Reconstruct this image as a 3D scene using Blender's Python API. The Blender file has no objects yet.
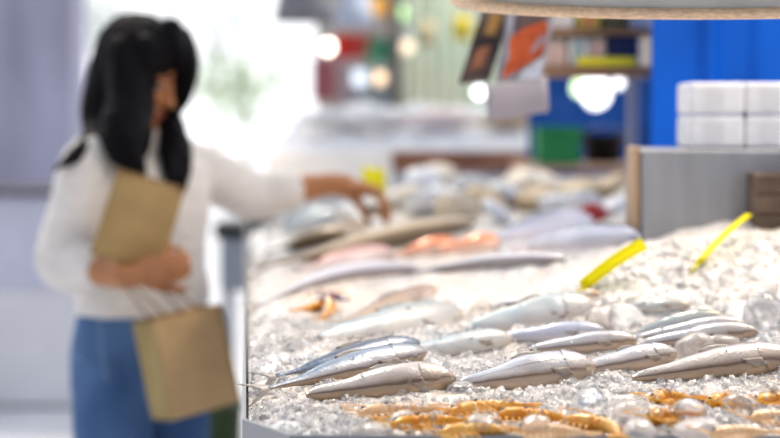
import bpy, bmesh, math, random
import numpy as np
from mathutils import Vector, Matrix, noise, Quaternion
from mathutils.bvhtree import BVHTree

random.seed(7)
RNG = np.random.default_rng(11)
SC = bpy.context.scene
COL = SC.collection
R = math.radians
V = Vector

# ------------------------------------------------------------------ camera
FPX = 1800.0
CAM_Z = 1.325
PITCH = math.atan(103.0 / FPX)
cam_d = bpy.data.cameras.new('camera')
cam = bpy.data.objects.new('camera', cam_d)
COL.objects.link(cam)
cam.location = (0, 0, CAM_Z)
cam.rotation_euler = (math.pi / 2 - PITCH, 0, 0)
cam_d.sensor_width = 36.0
cam_d.lens = FPX / 780.0 * 36.0
cam_d.clip_start = 0.05
cam_d.clip_end = 400
cam_d.dof.use_dof = True
cam_d.dof.focus_distance = 2.13
cam_d.dof.aperture_fstop = 2.8
cam_d.dof.aperture_blades = 0
SC.camera = cam
CROT = cam.rotation_euler.to_matrix()


def at(px, py, d):
    """world point whose depth (world Y) is d and that the photograph shows at pixel px, py"""
    v = CROT @ V(((px - 390.0) / FPX, -(py - 219.0) / FPX, -1.0))
    return V((0, 0, CAM_Z)) + v * (d / v.y)


# ------------------------------------------------------------------ materials
MATS = {}


def mat(name, col, rough=0.5, metal=0.0, trans=0.0, var=0.0, vscale=20.0, bump=0.0, bscale=60.0,
        emit=0.0, coat=0.0, sub=0.0, ior=1.45, col2=None, stretch=None, sheen=0.0, alpha=1.0):
    if name in MATS:
        return MATS[name]
    m = bpy.data.materials.new(name)
    m.use_nodes = True
    nt = m.node_tree
    b = nt.nodes['Principled BSDF']
    c = (col[0], col[1], col[2], 1)
    b.inputs['Base Color'].default_value = c
    b.inputs['Roughness'].default_value = rough
    b.inputs['Metallic'].default_value = metal
    b.inputs['Transmission Weight'].default_value = trans
    b.inputs['IOR'].default_value = ior
    b.inputs['Coat Weight'].default_value = coat
    b.inputs['Coat Roughness'].default_value = 0.12
    b.inputs['Alpha'].default_value = alpha
    if name == 'black_hair':
        b.inputs['Specular IOR Level'].default_value = .18
    if sheen:
        b.inputs['Sheen Weight'].default_value = sheen
    if sub:
        b.inputs['Subsurface Weight'].default_value = sub
        b.inputs['Subsurface Radius'].default_value = (0.02, 0.02, 0.02)
        b.inputs['Subsurface Scale'].default_value = 0.5
    if emit:
        b.inputs['Emission Color'].default_value = c
        b.inputs['Emission Strength'].default_value = emit
    tc = nt.nodes.new('ShaderNodeTexCoord')
    mp = nt.nodes.new('ShaderNodeMapping')
    nt.links.new(tc.outputs['Object'], mp.inputs['Vector'])
    if stretch:
        mp.inputs['Scale'].default_value = stretch
    if var or col2:
        n = nt.nodes.new('ShaderNodeTexNoise')
        n.inputs['Scale'].default_value = vscale
        n.inputs['Detail'].default_value = 4
        nt.links.new(mp.outputs['Vector'], n.inputs['Vector'])
        r = nt.nodes.new('ShaderNodeValToRGB')
        r.color_ramp.elements[0].position = 0.32
        r.color_ramp.elements[1].position = 0.68
        if col2:
            r.color_ramp.elements[0].color = c
            r.color_ramp.elements[1].color = (col2[0], col2[1], col2[2], 1)
        else:
            r.color_ramp.elements[0].color = tuple(x * (1 - var) for x in col) + (1,)
            r.color_ramp.elements[1].color = tuple(min(1, x * (1 + var)) for x in col) + (1,)
        nt.links.new(n.outputs['Fac'], r.inputs['Fac'])
        nt.links.new(r.outputs['Color'], b.inputs['Base Color'])
    if bump:
        n2 = nt.nodes.new('ShaderNodeTexNoise')
        n2.inputs['Scale'].default_value = bscale
        n2.inputs['Detail'].default_value = 5
        nt.links.new(mp.outputs['Vector'], n2.inputs['Vector'])
        bp = nt.nodes.new('ShaderNodeBump')
        bp.inputs['Strength'].default_value = bump
        bp.inputs['Distance'].default_value = 0.01
        nt.links.new(n2.outputs['Fac'], bp.inputs['Height'])
        nt.links.new(bp.outputs['Normal'], b.inputs['Normal'])
    MATS[name] = m
    return m


def fish_mat(name, stops, head=(0.30, 0.2, 0.1), headmix=0.6, metal=0.15, rough=0.27, irid=0.0, spots=0.0):
    """stops: (dv 0..1 from belly to back, colour)"""
    m = bpy.data.materials.new(name)
    m.use_nodes = True
    nt = m.node_tree
    b = nt.nodes['Principled BSDF']
    N, L = nt.nodes.new, nt.links.new
    a = N('ShaderNodeAttribute'); a.attribute_name = 'dv'
    u = N('ShaderNodeAttribute'); u.attribute_name = 'along'
    tc = N('ShaderNodeTexCoord')
    mp = N('ShaderNodeMapping'); mp.inputs['Scale'].default_value = (0.35, 1, 1)
    L(tc.outputs['Object'], mp.inputs['Vector'])
    n = N('ShaderNodeTexNoise'); n.inputs['Scale'].default_value = 95; n.inputs['Detail'].default_value = 4
    L(mp.outputs['Vector'], n.inputs['Vector'])
    ad = N('ShaderNodeMath'); ad.operation = 'MULTIPLY_ADD'
    ad.inputs[1].default_value = 0.14; L(n.outputs['Fac'], ad.inputs[0]); L(a.outputs['Fac'], ad.inputs[2])
    sb = N('ShaderNodeMath'); sb.operation = 'SUBTRACT'; sb.inputs[1].default_value = 0.07
    L(ad.outputs[0], sb.inputs[0])
    r = N('ShaderNodeValToRGB')
    el = r.color_ramp.elements
    while len(el) > 1:
        el.remove(el[-1])
    el[0].position = stops[0][0]; el[0].color = (*stops[0][1], 1)
    for p, c in stops[1:]:
        e = el.new(p); e.color = (*c, 1)
    L(sb.outputs[0], r.inputs['Fac'])
    # head tint
    hr = N('ShaderNodeMapRange'); hr.inputs['From Min'].default_value = 0.86; hr.inputs['From Max'].default_value = 1.0
    hr.inputs['To Max'].default_value = headmix
    L(u.outputs['Fac'], hr.inputs['Value'])
    mx = N('ShaderNodeMix'); mx.data_type = 'RGBA'
    L(hr.outputs[0], mx.inputs['Factor']); L(r.outputs['Color'], mx.inputs['A'])
    mx.inputs['B'].default_value = (*head, 1)
    out = mx.outputs['Result']
    if irid:
        w = N('ShaderNodeTexNoise'); w.inputs['Scale'].default_value = 28
        L(mp.outputs['Vector'], w.inputs['Vector'])
        rr = N('ShaderNodeValToRGB')
        rr.color_ramp.elements[0].position = 0.35; rr.color_ramp.elements[0].color = (0.45, 0.62, 0.85, 1)
        rr.color_ramp.elements[1].position = 0.65; rr.color_ramp.elements[1].color = (0.95, 0.75, 0.62, 1)
        L(w.outputs['Fac'], rr.inputs['Fac'])
        m2 = N('ShaderNodeMix'); m2.data_type = 'RGBA'; m2.inputs['Factor'].default_value = irid
        L(out, m2.inputs['A']); L(rr.outputs['Color'], m2.inputs['B'])
        out = m2.outputs['Result']
    L(out, b.inputs['Base Color'])
    b.inputs['Metallic'].default_value = metal
    b.inputs['Roughness'].default_value = rough
    b.inputs['Coat Weight'].default_value = 0.55
    b.inputs['Coat Roughness'].default_value = 0.16
    vo = N('ShaderNodeTexVoronoi'); vo.inputs['Scale'].default_value = 330
    L(tc.outputs['Object'], vo.inputs['Vector'])
    n3 = N('ShaderNodeTexNoise'); n3.inputs['Scale'].default_value = 45; n3.inputs['Detail'].default_value = 3
    L(mp.outputs['Vector'], n3.inputs['Vector'])
    s2 = N('ShaderNodeMath'); s2.operation = 'MULTIPLY_ADD'; s2.inputs[1].default_value = 0.25
    L(vo.outputs['Distance'], s2.inputs[0]); L(n3.outputs['Fac'], s2.inputs[2])
    bp = N('ShaderNodeBump'); bp.inputs['Strength'].default_value = 0.4; bp.inputs['Distance'].default_value = 0.0035
    L(s2.outputs[0], bp.inputs['Height']); L(bp.outputs['Normal'], b.inputs['Normal'])
    return m


# ------------------------------------------------------------------ object helpers
def link(o, parent=None):
    COL.objects.link(o)
    if parent is not None:
        o.parent = parent
    return o


def mesh_obj(name, bm, m, parent=None, smooth=True):
    me = bpy.data.meshes.new(name)
    bm.normal_update()
    bm.to_mesh(me)
    bm.free()
    if smooth:
        for p in me.polygons:
            p.use_smooth = True
    me.materials.append(m)
    return link(bpy.data.objects.new(name, me), parent)


def arr_obj(name, vs, fs, m, parent=None, smooth=True):
    me = bpy.data.meshes.new(name)
    me.from_pydata([tuple(v) for v in vs], [], [tuple(f) for f in fs])
    me.update()
    if smooth:
        me.polygons.foreach_set('use_smooth', [True] * len(me.polygons))
    me.materials.append(m)
    return link(bpy.data.objects.new(name, me), parent)


def tag(o, label=None, cat=None, group=None, kind=None):
    if label: o['label'] = label
    if cat: o['category'] = cat
    if group: o['group'] = group
    if kind: o['kind'] = kind
    return o


def thing(name, loc, label, cat, group=None, rot=(0, 0, 0)):
    o = bpy.data.objects.new(name, None)
    o.empty_display_size = 0.02
    COL.objects.link(o)
    o.location = loc
    o.rotation_euler = rot
    return tag(o, label, cat, group)


def to_local(o, parent):
    """keep a mesh that was built in world coordinates where it is, under its parent Empty"""
    mw = Matrix.LocRotScale(parent.location, parent.rotation_euler, parent.scale)
    o.data.transform(mw.inverted())
    o.parent = parent
    return o


def box(bm, lo, hi, bev=0.0, mtx=None):
    r = bmesh.ops.create_cube(bm, size=1.0)
    vs = r['verts']
    c = (V(lo) + V(hi)) / 2
    s = V(hi) - V(lo)
    for v in vs:
        v.co = V((v.co.x * s.x, v.co.y * s.y, v.co.z * s.z)) + c
    if bev:
        es = list({e for v in vs for e in v.link_edges})
        rr = bmesh.ops.bevel(bm, geom=es, offset=bev, segments=2, affect='EDGES', profile=0.5)
        vs = list({v for f in rr['faces'] for v in f.verts} | {v for v in vs if v.is_valid})
    if mtx is not None:
        for v in vs:
            v.co = mtx @ v.co
    return vs


def boxobj(name, lo, hi, m, parent=None, bev=0.004, mtx=None):
    bm = bmesh.new()
    box(bm, lo, hi, bev, mtx)
    return mesh_obj(name, bm, m, parent, smooth=False)


def ring_loft(bm, rings, cap=True):
    vr = [[bm.verts.new(p) for p in r] for r in rings]
    n = len(vr[0])
    for i in range(len(vr) - 1):
        for j in range(n):
            bm.faces.new((vr[i][j], vr[i][(j + 1) % n], vr[i + 1][(j + 1) % n], vr[i + 1][j]))
    if cap:
        bm.faces.new(list(reversed(vr[0])))
        bm.faces.new(vr[-1])
    return vr


def tube(bm, pts, rad, seg=10, cap_round=False):
    pts = [V(p) for p in pts]
    if not hasattr(rad, '__len__'):
        rad = [rad] * len(pts)
    if cap_round:
        d0 = (pts[0] - pts[1]).normalized(); d1 = (pts[-1] - pts[-2]).normalized()
        P = [pts[0] + d0 * rad[0] * k for k in (0.97, 0.75, 0.4)] + pts + [pts[-1] + d1 * rad[-1] * k for k in (0.4, 0.75, 0.97)]
        Q = [rad[0] * k for k in (0.24, 0.66, 0.92)] + list(rad) + [rad[-1] * k for k in (0.92, 0.66, 0.24)]
        pts, rad = P, Q
    rings = []
    up = None
    for i, p in enumerate(pts):
        t = (pts[min(i + 1, len(pts) - 1)] - pts[max(i - 1, 0)]).normalized()
        if up is None:
            up = V((0, 0, 1)) if abs(t.z) < 0.9 else V((1, 0, 0))
        a = t.cross(up).normalized()
        up = a.cross(t).normalized()
        rings.append([p + a * rad[i] * math.cos(2 * math.pi * k / seg) + up * rad[i] * math.sin(2 * math.pi * k / seg) for k in range(seg)])
    ring_loft(bm, rings)


def spline(pts, n):
    """Catmull-Rom through pts"""
    P = [np.array(p, float) for p in pts]
    P = [2 * P[0] - P[1]] + P + [2 * P[-1] - P[-2]]
    out = []
    segs = len(P) - 3
    for k in range(n):
        t = k / (n - 1) * segs
        i = min(int(t), segs - 1)
        f = t - i
        a, b, c, d = P[i:i + 4]
        out.append(0.5 * (2 * b + (c - a) * f + (2 * a - 5 * b + 4 * c - d) * f * f + (3 * b - a - 3 * c + d) * f ** 3))
    return out


def stube(bm, pts, rads, n=18, seg=14, rnd=True):
    P = spline(pts, n)
    q = spline([(r, 0, 0) for r in rads], n)
    tube(bm, [V(p) for p in P], [max(0.0008, x[0]) for x in q], seg, rnd)


def ellipsoid(bm, c, r, rot=None, sub=3):
    res = bmesh.ops.create_icosphere(bm, subdivisions=sub, radius=1.0)
    for v in res['verts']:
        p = V((v.co.x * r[0], v.co.y * r[1], v.co.z * r[2]))
        if rot is not None:
            p = rot @ p
        v.co = p + V(c)


def remesh(name, bm, m, voxel, smooth_it=4, parent=None, fold=None):
    """fuse the shapes of a bmesh into ONE continuous surface"""
    me = bpy.data.meshes.new('tmp'); bm.to_mesh(me); bm.free()
    o = bpy.data.objects.new('tmp', me); COL.objects.link(o)
    md = o.modifiers.new('r', 'REMESH'); md.mode = 'VOXEL'; md.voxel_size = voxel
    if smooth_it:
        ms = o.modifiers.new('s', 'SMOOTH'); ms.factor = 0.5; ms.iterations = smooth_it
    dg = bpy.context.evaluated_depsgraph_get()
    me2 = bpy.data.meshes.new_from_object(o.evaluated_get(dg))
    bpy.data.objects.remove(o); bpy.data.meshes.remove(me)
    me2.name = name
    if fold:
        me2.update()
        for v in me2.vertices:
            v.co += v.normal * fold(v.co)
    me2.polygons.foreach_set('use_smooth', [True] * len(me2.polygons))
    me2.materials.clear(); me2.materials.append(m)
    ob = bpy.data.objects.new(name, me2)
    COL.objects.link(ob)
    if parent is not None:
        to_local(ob, parent)
    return ob


# ------------------------------------------------------------------ world and lamps
w = bpy.data.worlds.new('market_daylight')
SC.world = w
w.use_nodes = True
nt = w.node_tree
bg = nt.nodes['Background']
tc = nt.nodes.new('ShaderNodeTexCoord')
sx = nt.nodes.new('ShaderNodeSeparateXYZ')
nt.links.new(tc.outputs['Generated'], sx.inputs[0])
cr = nt.nodes.new('ShaderNodeValToRGB')
el = cr.color_ramp.elements
el[0].position = 0.0; el[0].color = (0.40, 0.43, 0.50, 1)
el[1].position = 1.0; el[1].color = (1.45, 1.46, 1.50, 1)
e = el.new(0.5); e.color = (0.66, 0.69, 0.76, 1)
mr = nt.nodes.new('ShaderNodeMapRange')
mr.inputs['From Min'].default_value = -1
nt.links.new(sx.outputs['Y'], mr.inputs['Value'])
nt.links.new(mr.outputs[0], cr.inputs['Fac'])
nt.links.new(cr.outputs['Color'], bg.inputs['Color'])
bg.inputs['Strength'].default_value = 1.0


def lamp(name, typ, loc, target, energy, col, size=1.0, angle=None):
    d = bpy.data.lights.new(name, typ)
    d.energy = energy
    d.color = col
    if typ == 'AREA':
        d.shape = 'DISK'
        d.size = size
    if angle is not None:
        d.angle = angle
    o = bpy.data.objects.new(name, d)
    COL.objects.link(o)
    o.location = loc
    o.rotation_euler = (V(target) - V(loc)).to_track_quat('-Z', 'Y').to_euler()
    return o


lamp('sun', 'SUN', (-2, 8, 9), (0.2, 2.5, 1.0), 1.5, (1.0, 0.88, 0.72), angle=R(7))
lamp('stall_lamp_light', 'AREA', (1.0, 2.9, 2.4), (0.55, 2.4, 1.0), 24, (1.0, 0.84, 0.68), 0.9)
lamp('rear_stall_fill', 'AREA', (0.6, 8.6, 3.3), (0.5, 10.5, 1.0), 70, (1.0, 0.95, 0.86), 1.2)  # added fill without a visible source, brightens the curtain and rear stalls

SC.view_settings.view_transform = 'Standard'
SC.view_settings.look = 'Medium High Contrast'
SC.view_settings.exposure = -0.06
SC.view_settings.gamma = 1.0

# ------------------------------------------------------------------ the setting
floor_m = mat('floor_concrete', (0.78, 0.79, 0.83), rough=0.35, var=0.12, vscale=1.2, bump=0.05, bscale=8)
boxobj('floor', (-30, -2, -0.05), (30, 60, 0), floor_m, bev=0)['kind'] = 'structure'
bpy.data.objects['floor']['category'] = 'floor'

# purple-grey pillar behind the low white counter at the far left
m_pillar = mat('lavender_plaster', (0.40, 0.40, 0.52), rough=0.7, var=0.18, vscale=1.5, stretch=(3, 3, 0.6))
a = at(-60, 100, 13.0); b = at(73, 100, 13.0)
o = boxobj('wall_left', (a.x - 1.0, 13.0, 0), (b.x, 13.6, 4.5), m_pillar, bev=0.02)
tag(o, kind='structure')

# ------------------------------------------------------------------ the fish counter
LE = lambda y: -0.154 - 0.080 * (y - 1.91)         # left edge of the counter, x at depth y
poly = [(-0.154, 1.91), (-0.098, 1.812), (1.25, 1.80), (1.25, 5.7), (LE(5.7), 5.7)]
steel = mat('brushed_steel', (0.62, 0.64, 0.67), rough=0.32, metal=0.85, var=0.08, vscale=9, stretch=(1, 1, 14))
steel_white = mat('white_enamel', (0.80, 0.82, 0.85), rough=0.3, var=0.04, vscale=4)
counter = thing('display_counter', (0.4, 3.6, 0), 'long steel fish counter heaped with crushed ice, running into the distance', 'counter')


def prism(bm, pts, z0, z1):
    lo = [bm.verts.new((x, y, z0)) for x, y in pts]
    hi = [bm.verts.new((x, y, z1)) for x, y in pts]
    n = len(pts)
    bm.faces.new(list(reversed(lo))); bm.faces.new(hi)
    for i in range(n):
        bm.faces.new((lo[i], lo[(i + 1) % n], hi[(i + 1) % n], hi[i]))


def grow(pts, k):
    cx = sum(p[0] for p in pts) / len(pts); cy = sum(p[1] for p in pts) / len(pts)
    return [(x + k * math.copysign(1, x - cx), y + k * math.copysign(1, y - cy)) for x, y in pts]


bm = bmesh.new(); prism(bm, poly, 0.90, 0.93)
to_local(mesh_obj('tray_floor', bm, steel, smooth=False), counter)
# lip around the tray: a thin upstand with a rolled top
bm = bmesh.new()
ring = poly
outer = grow(poly, 0.004)
for i in range(len(ring)):
    j = (i + 1) % len(ring)
    q = [ring[i], ring[j], outer[j], outer[i]]
    lo = [bm.verts.new((x, y, 0.90)) for x, y in q]
    hi = [bm.verts.new((x, y, 1.002)) for x, y in q]
    bm.faces.new(list(reversed(lo))); bm.faces.new(hi)
    for k in range(4):
        bm.faces.new((lo[k], lo[(k + 1) % 4], hi[(k + 1) % 4], hi[k]))
to_local(mesh_obj('tray_lip', bm, mat('grey_steel_lip', (0.30, 0.31, 0.33), rough=.35, metal=.8), smooth=False), counter)
bm = bmesh.new(); prism(bm, grow(poly, -0.03), 0.12, 0.90)
to_local(mesh_obj('side_panel', bm, steel_white, smooth=False), counter)
bm = bmesh.new(); prism(bm, grow(poly, -0.08), 0.0, 0.12)
to_local(mesh_obj('plinth', bm, steel, smooth=False), counter)

# ------------------------------------------------------------------ ice surface: control points (pixel, depth) -> thin plate spline
CP = [(245, 424, 1.88), (300, 430, 1.87), (500, 425, 1.87), (780, 425, 1.85), (900, 425, 1.85), (780, 398, 1.98), (620, 400, 1.98),
      (450, 400, 2.03), (305, 400, 2.07), (455, 386, 2.16), (620, 382, 2.16), (780, 364, 2.22), (900, 360, 2.22),
      (247, 350, 2.46), (246, 300, 3.12), (250, 266, 3.9), (400, 342, 2.5), (600, 326, 2.58), (780, 325, 2.48), (950, 320, 2.5),
      (400, 302, 3.0), (550, 298, 2.82), (620, 283, 2.72), (780, 284, 2.68), (950, 270, 2.7), (650, 250, 2.85), (780, 224, 2.92), (950, 217, 2.92),
      (320, 292, 3.2), (400, 266, 3.6), (540, 268, 3.15), (560, 240, 3.75), (640, 239, 3.1), (780, 240, 3.6),
      (266, 266, 4.15), (370, 240, 4.2), (470, 226, 4.3), (600, 212, 4.6), (780, 200, 4.6), (330, 222, 4.8), (500, 192, 5.2),
      (620, 182, 5.3), (420, 184, 5.3), (800, 180, 5.5), (290, 224, 5.4)]
P3 = np.array([tuple(at(*c)) for c in CP])
PA, PZ = P3[:, :2], P3[:, 2]


def _U(r2):
    return r2 * np.log(np.maximum(r2, 1e-12))


_K = _U(((PA[:, None] - PA[None]) ** 2).sum(-1)) + 2e-3 * np.eye(len(PA))
_Pm = np.c_[np.ones(len(PA)), PA]
_A = np.block([[_K, _Pm], [_Pm.T, np.zeros((3, 3))]])
_W = np.linalg.solve(_A, np.r_[PZ, 0, 0, 0])


def base_h(xy):
    xy = np.atleast_2d(np.asarray(xy, float))
    r2 = ((xy[:, None] - PA[None]) ** 2).sum(-1)
    return _U(r2) @ _W[:len(PA)] + np.c_[np.ones(len(xy)), xy] @ _W[len(PA):]


def on_ice(px, py, dz=0.0):
    """point on the ice surface (raised by dz) that the photograph shows at px, py"""
    lo, hi = 1.7, 6.0
    ds = np.linspace(lo, hi, 400)
    pts = np.array([tuple(at(px, py, d)) for d in ds])
    g = pts[:, 2] - (base_h(pts[:, :2]) + dz)
    for i in range(len(ds) - 1):
        if g[i] >= 0 and g[i + 1] < 0:
            f = g[i] / (g[i] - g[i + 1])
            return V(pts[i] * (1 - f) + pts[i + 1] * f)
    return V(pts[int(np.argmin(np.abs(g)))])


# ------------------------------------------------------------------ fish
PROF_T = [0, .06, .14, .25, .38, .52, .66, .78, .87, .93, .97, 1.0]
PROF_H = [.13, .12, .18, .46, .76, .95, 1.0, .94, .78, .60, .40, .14]
PROF_Z = [.07, .09, .17, .42, .72, .92, 1.0, .97, .84, .67, .46, .14]

SILVER = fish_mat('silver_fish_skin', [(0.0, (0.45, 0.34, 0.25)), (0.04, (0.34, 0.25, 0.17)), (0.08, (0.15, 0.085, 0.05)), (0.11, (0.15, 0.085, 0.05)), (0.16, (0.40, 0.34, 0.30)), (0.26, (0.62, 0.58, 0.56)), (0.42, (0.56, 0.54, 0.55)), (0.47, (0.36, 0.32, 0.31)), (0.52, (0.55, 0.55, 0.60)), (0.75, (0.50, 0.52, 0.58)), (0.92, (0.25, 0.26, 0.30))], irid=0.16)
BEIGE = fish_mat('beige_fish_skin', [(0.0, (0.42, 0.30, 0.19)), (0.04, (0.34, 0.25, 0.17)), (0.08, (0.11, 0.06, 0.03)), (0.11, (0.11, 0.06, 0.03)), (0.16, (0.32, 0.24, 0.18)), (0.27, (0.58, 0.49, 0.41)), (0.5, (0.60, 0.54, 0.50)), (0.75, (0.55, 0.50, 0.46)), (0.95, (0.36, 0.31, 0.28))], irid=0.12)
BLUE = fish_mat('blue_backed_fish_skin', [(0.0, (0.36, 0.26, 0.17)), (0.04, (0.34, 0.25, 0.17)), (0.08, (0.10, 0.06, 0.04)), (0.11, (0.10, 0.06, 0.04)), (0.16, (0.30, 0.28, 0.28)), (0.30, (0.58, 0.56, 0.58)), (0.48, (0.48, 0.52, 0.60)), (0.64, (0.32, 0.40, 0.52)), (0.80, (0.13, 0.20, 0.31)), (1.0, (0.04, 0.06, 0.11))], irid=0.08)
DARKB = fish_mat('dark_blue_fish_skin', [(0.0, (0.24, 0.23, 0.25)), (0.35, (0.22, 0.30, 0.42)), (0.6, (0.11, 0.18, 0.29)), (0.8, (0.04, 0.07, 0.12)), (1.0, (0.015, 0.025, 0.05))], head=(0.1, 0.1, 0.12), irid=0.06)
OLIVE = fish_mat('olive_backed_fish_skin', [(0.0, (0.60, 0.58, 0.54)), (0.35, (0.52, 0.55, 0.53)), (0.55, (0.33, 0.38, 0.35)), (0.75, (0.16, 0.20, 0.18)), (1.0, (0.07, 0.085, 0.075))], head=(0.50, 0.28, 0.07), irid=0.12)
PALE = fish_mat('iced_pale_fish_skin', [(0.0, (0.60, 0.60, 0.58)), (0.4, (0.50, 0.55, 0.56)), (0.7, (0.37, 0.45, 0.46)), (1.0, (0.22, 0.27, 0.27))], head=(0.42, 0.34, 0.26), headmix=0.5, irid=0.18, rough=0.4)
TAN = fish_mat('tan_eel_skin', [(0.0, (0.13, 0.09, 0.05)), (0.22, (0.30, 0.22, 0.13)), (0.45, (0.62, 0.50, 0.35)), (0.8, (0.70, 0.60, 0.45)), (1.0, (0.50, 0.40, 0.27))], head=(0.3, 0.2, 0.1), headmix=0.3, metal=0.1)  # dark belly stops paint in the shadow along the underside
LAV = fish_mat('lavender_fish_skin', [(0.0, (0.60, 0.58, 0.64)), (0.45, (0.60, 0.62, 0.74)), (0.7, (0.44, 0.50, 0.66)), (0.88, (0.16, 0.2, 0.3)), (1.0, (0.03, 0.04, 0.08))], head=(0.3, 0.3, 0.4), irid=0.1)
ORANGE_F = fish_mat('orange_red_fish_skin', [(0.0, (0.85, 0.62, 0.52)), (0.4, (0.86, 0.36, 0.18)), (0.8, (0.80, 0.20, 0.07)), (1.0, (0.6, 0.12, 0.05))], head=(0.7, 0.25, 0.12), metal=0.1)
PINK_F = fish_mat('pink_fish_skin', [(0.0, (0.86, 0.76, 0.74)), (0.5, (0.82, 0.56, 0.52)), (1.0, (0.7, 0.32, 0.28))], head=(0.7, 0.4, 0.36), metal=0.1)
GREY_F = fish_mat('grey_ribbon_fish_skin', [(0.0, (0.30, 0.26, 0.26)), (0.12, (0.22, 0.2, 0.22)), (0.3, (0.62, 0.62, 0.68)), (0.8, (0.70, 0.70, 0.76)), (1.0, (0.45, 0.44, 0.5))], head=(0.3, 0.26, 0.26), headmix=0.3)
BRONZE = fish_mat('bronze_fish_skin', [(0.0, (0.70, 0.60, 0.50)), (0.3, (0.62, 0.50, 0.38)), (0.6, (0.42, 0.30, 0.2)), (0.85, (0.22, 0.17, 0.14)), (1.0, (0.12, 0.1, 0.1))], head=(0.62, 0.33, 0.12), headmix=0.8, irid=0.1)
FARP = fish_mat('bright_far_fish_skin', [(0.0, (0.85, 0.80, 0.76)), (0.5, (0.80, 0.82, 0.86)), (1.0, (0.62, 0.66, 0.72))], head=(0.7, 0.6, 0.5), headmix=0.3)
TANF = fish_mat('light_tan_far_fish_skin', [(0.0, (0.6, 0.45, 0.3)), (0.5, (0.80, 0.68, 0.52)), (1.0, (0.66, 0.54, 0.38))], headmix=0.2)
FIN_SOFT = mat('breast_fin_membrane', (0.36, 0.31, 0.27), rough=.6, var=.2, vscale=120)
FIN = mat('fin_membrane', (0.52, 0.48, 0.44), rough=0.35, trans=0.15, var=0.25, vscale=90, coat=0.3, stretch=(0.3, 4, 4))
EYE_W = mat('fish_eye_ring', (0.75, 0.72, 0.6), rough=0.15, metal=0.3, coat=1)
EYE_B = mat('fish_pupil', (0.01, 0.01, 0.012), rough=0.05, coat=1)

FISH = []   # (axis points, hh, ht, frost) for the ice support
FISH_BODIES = []


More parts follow.
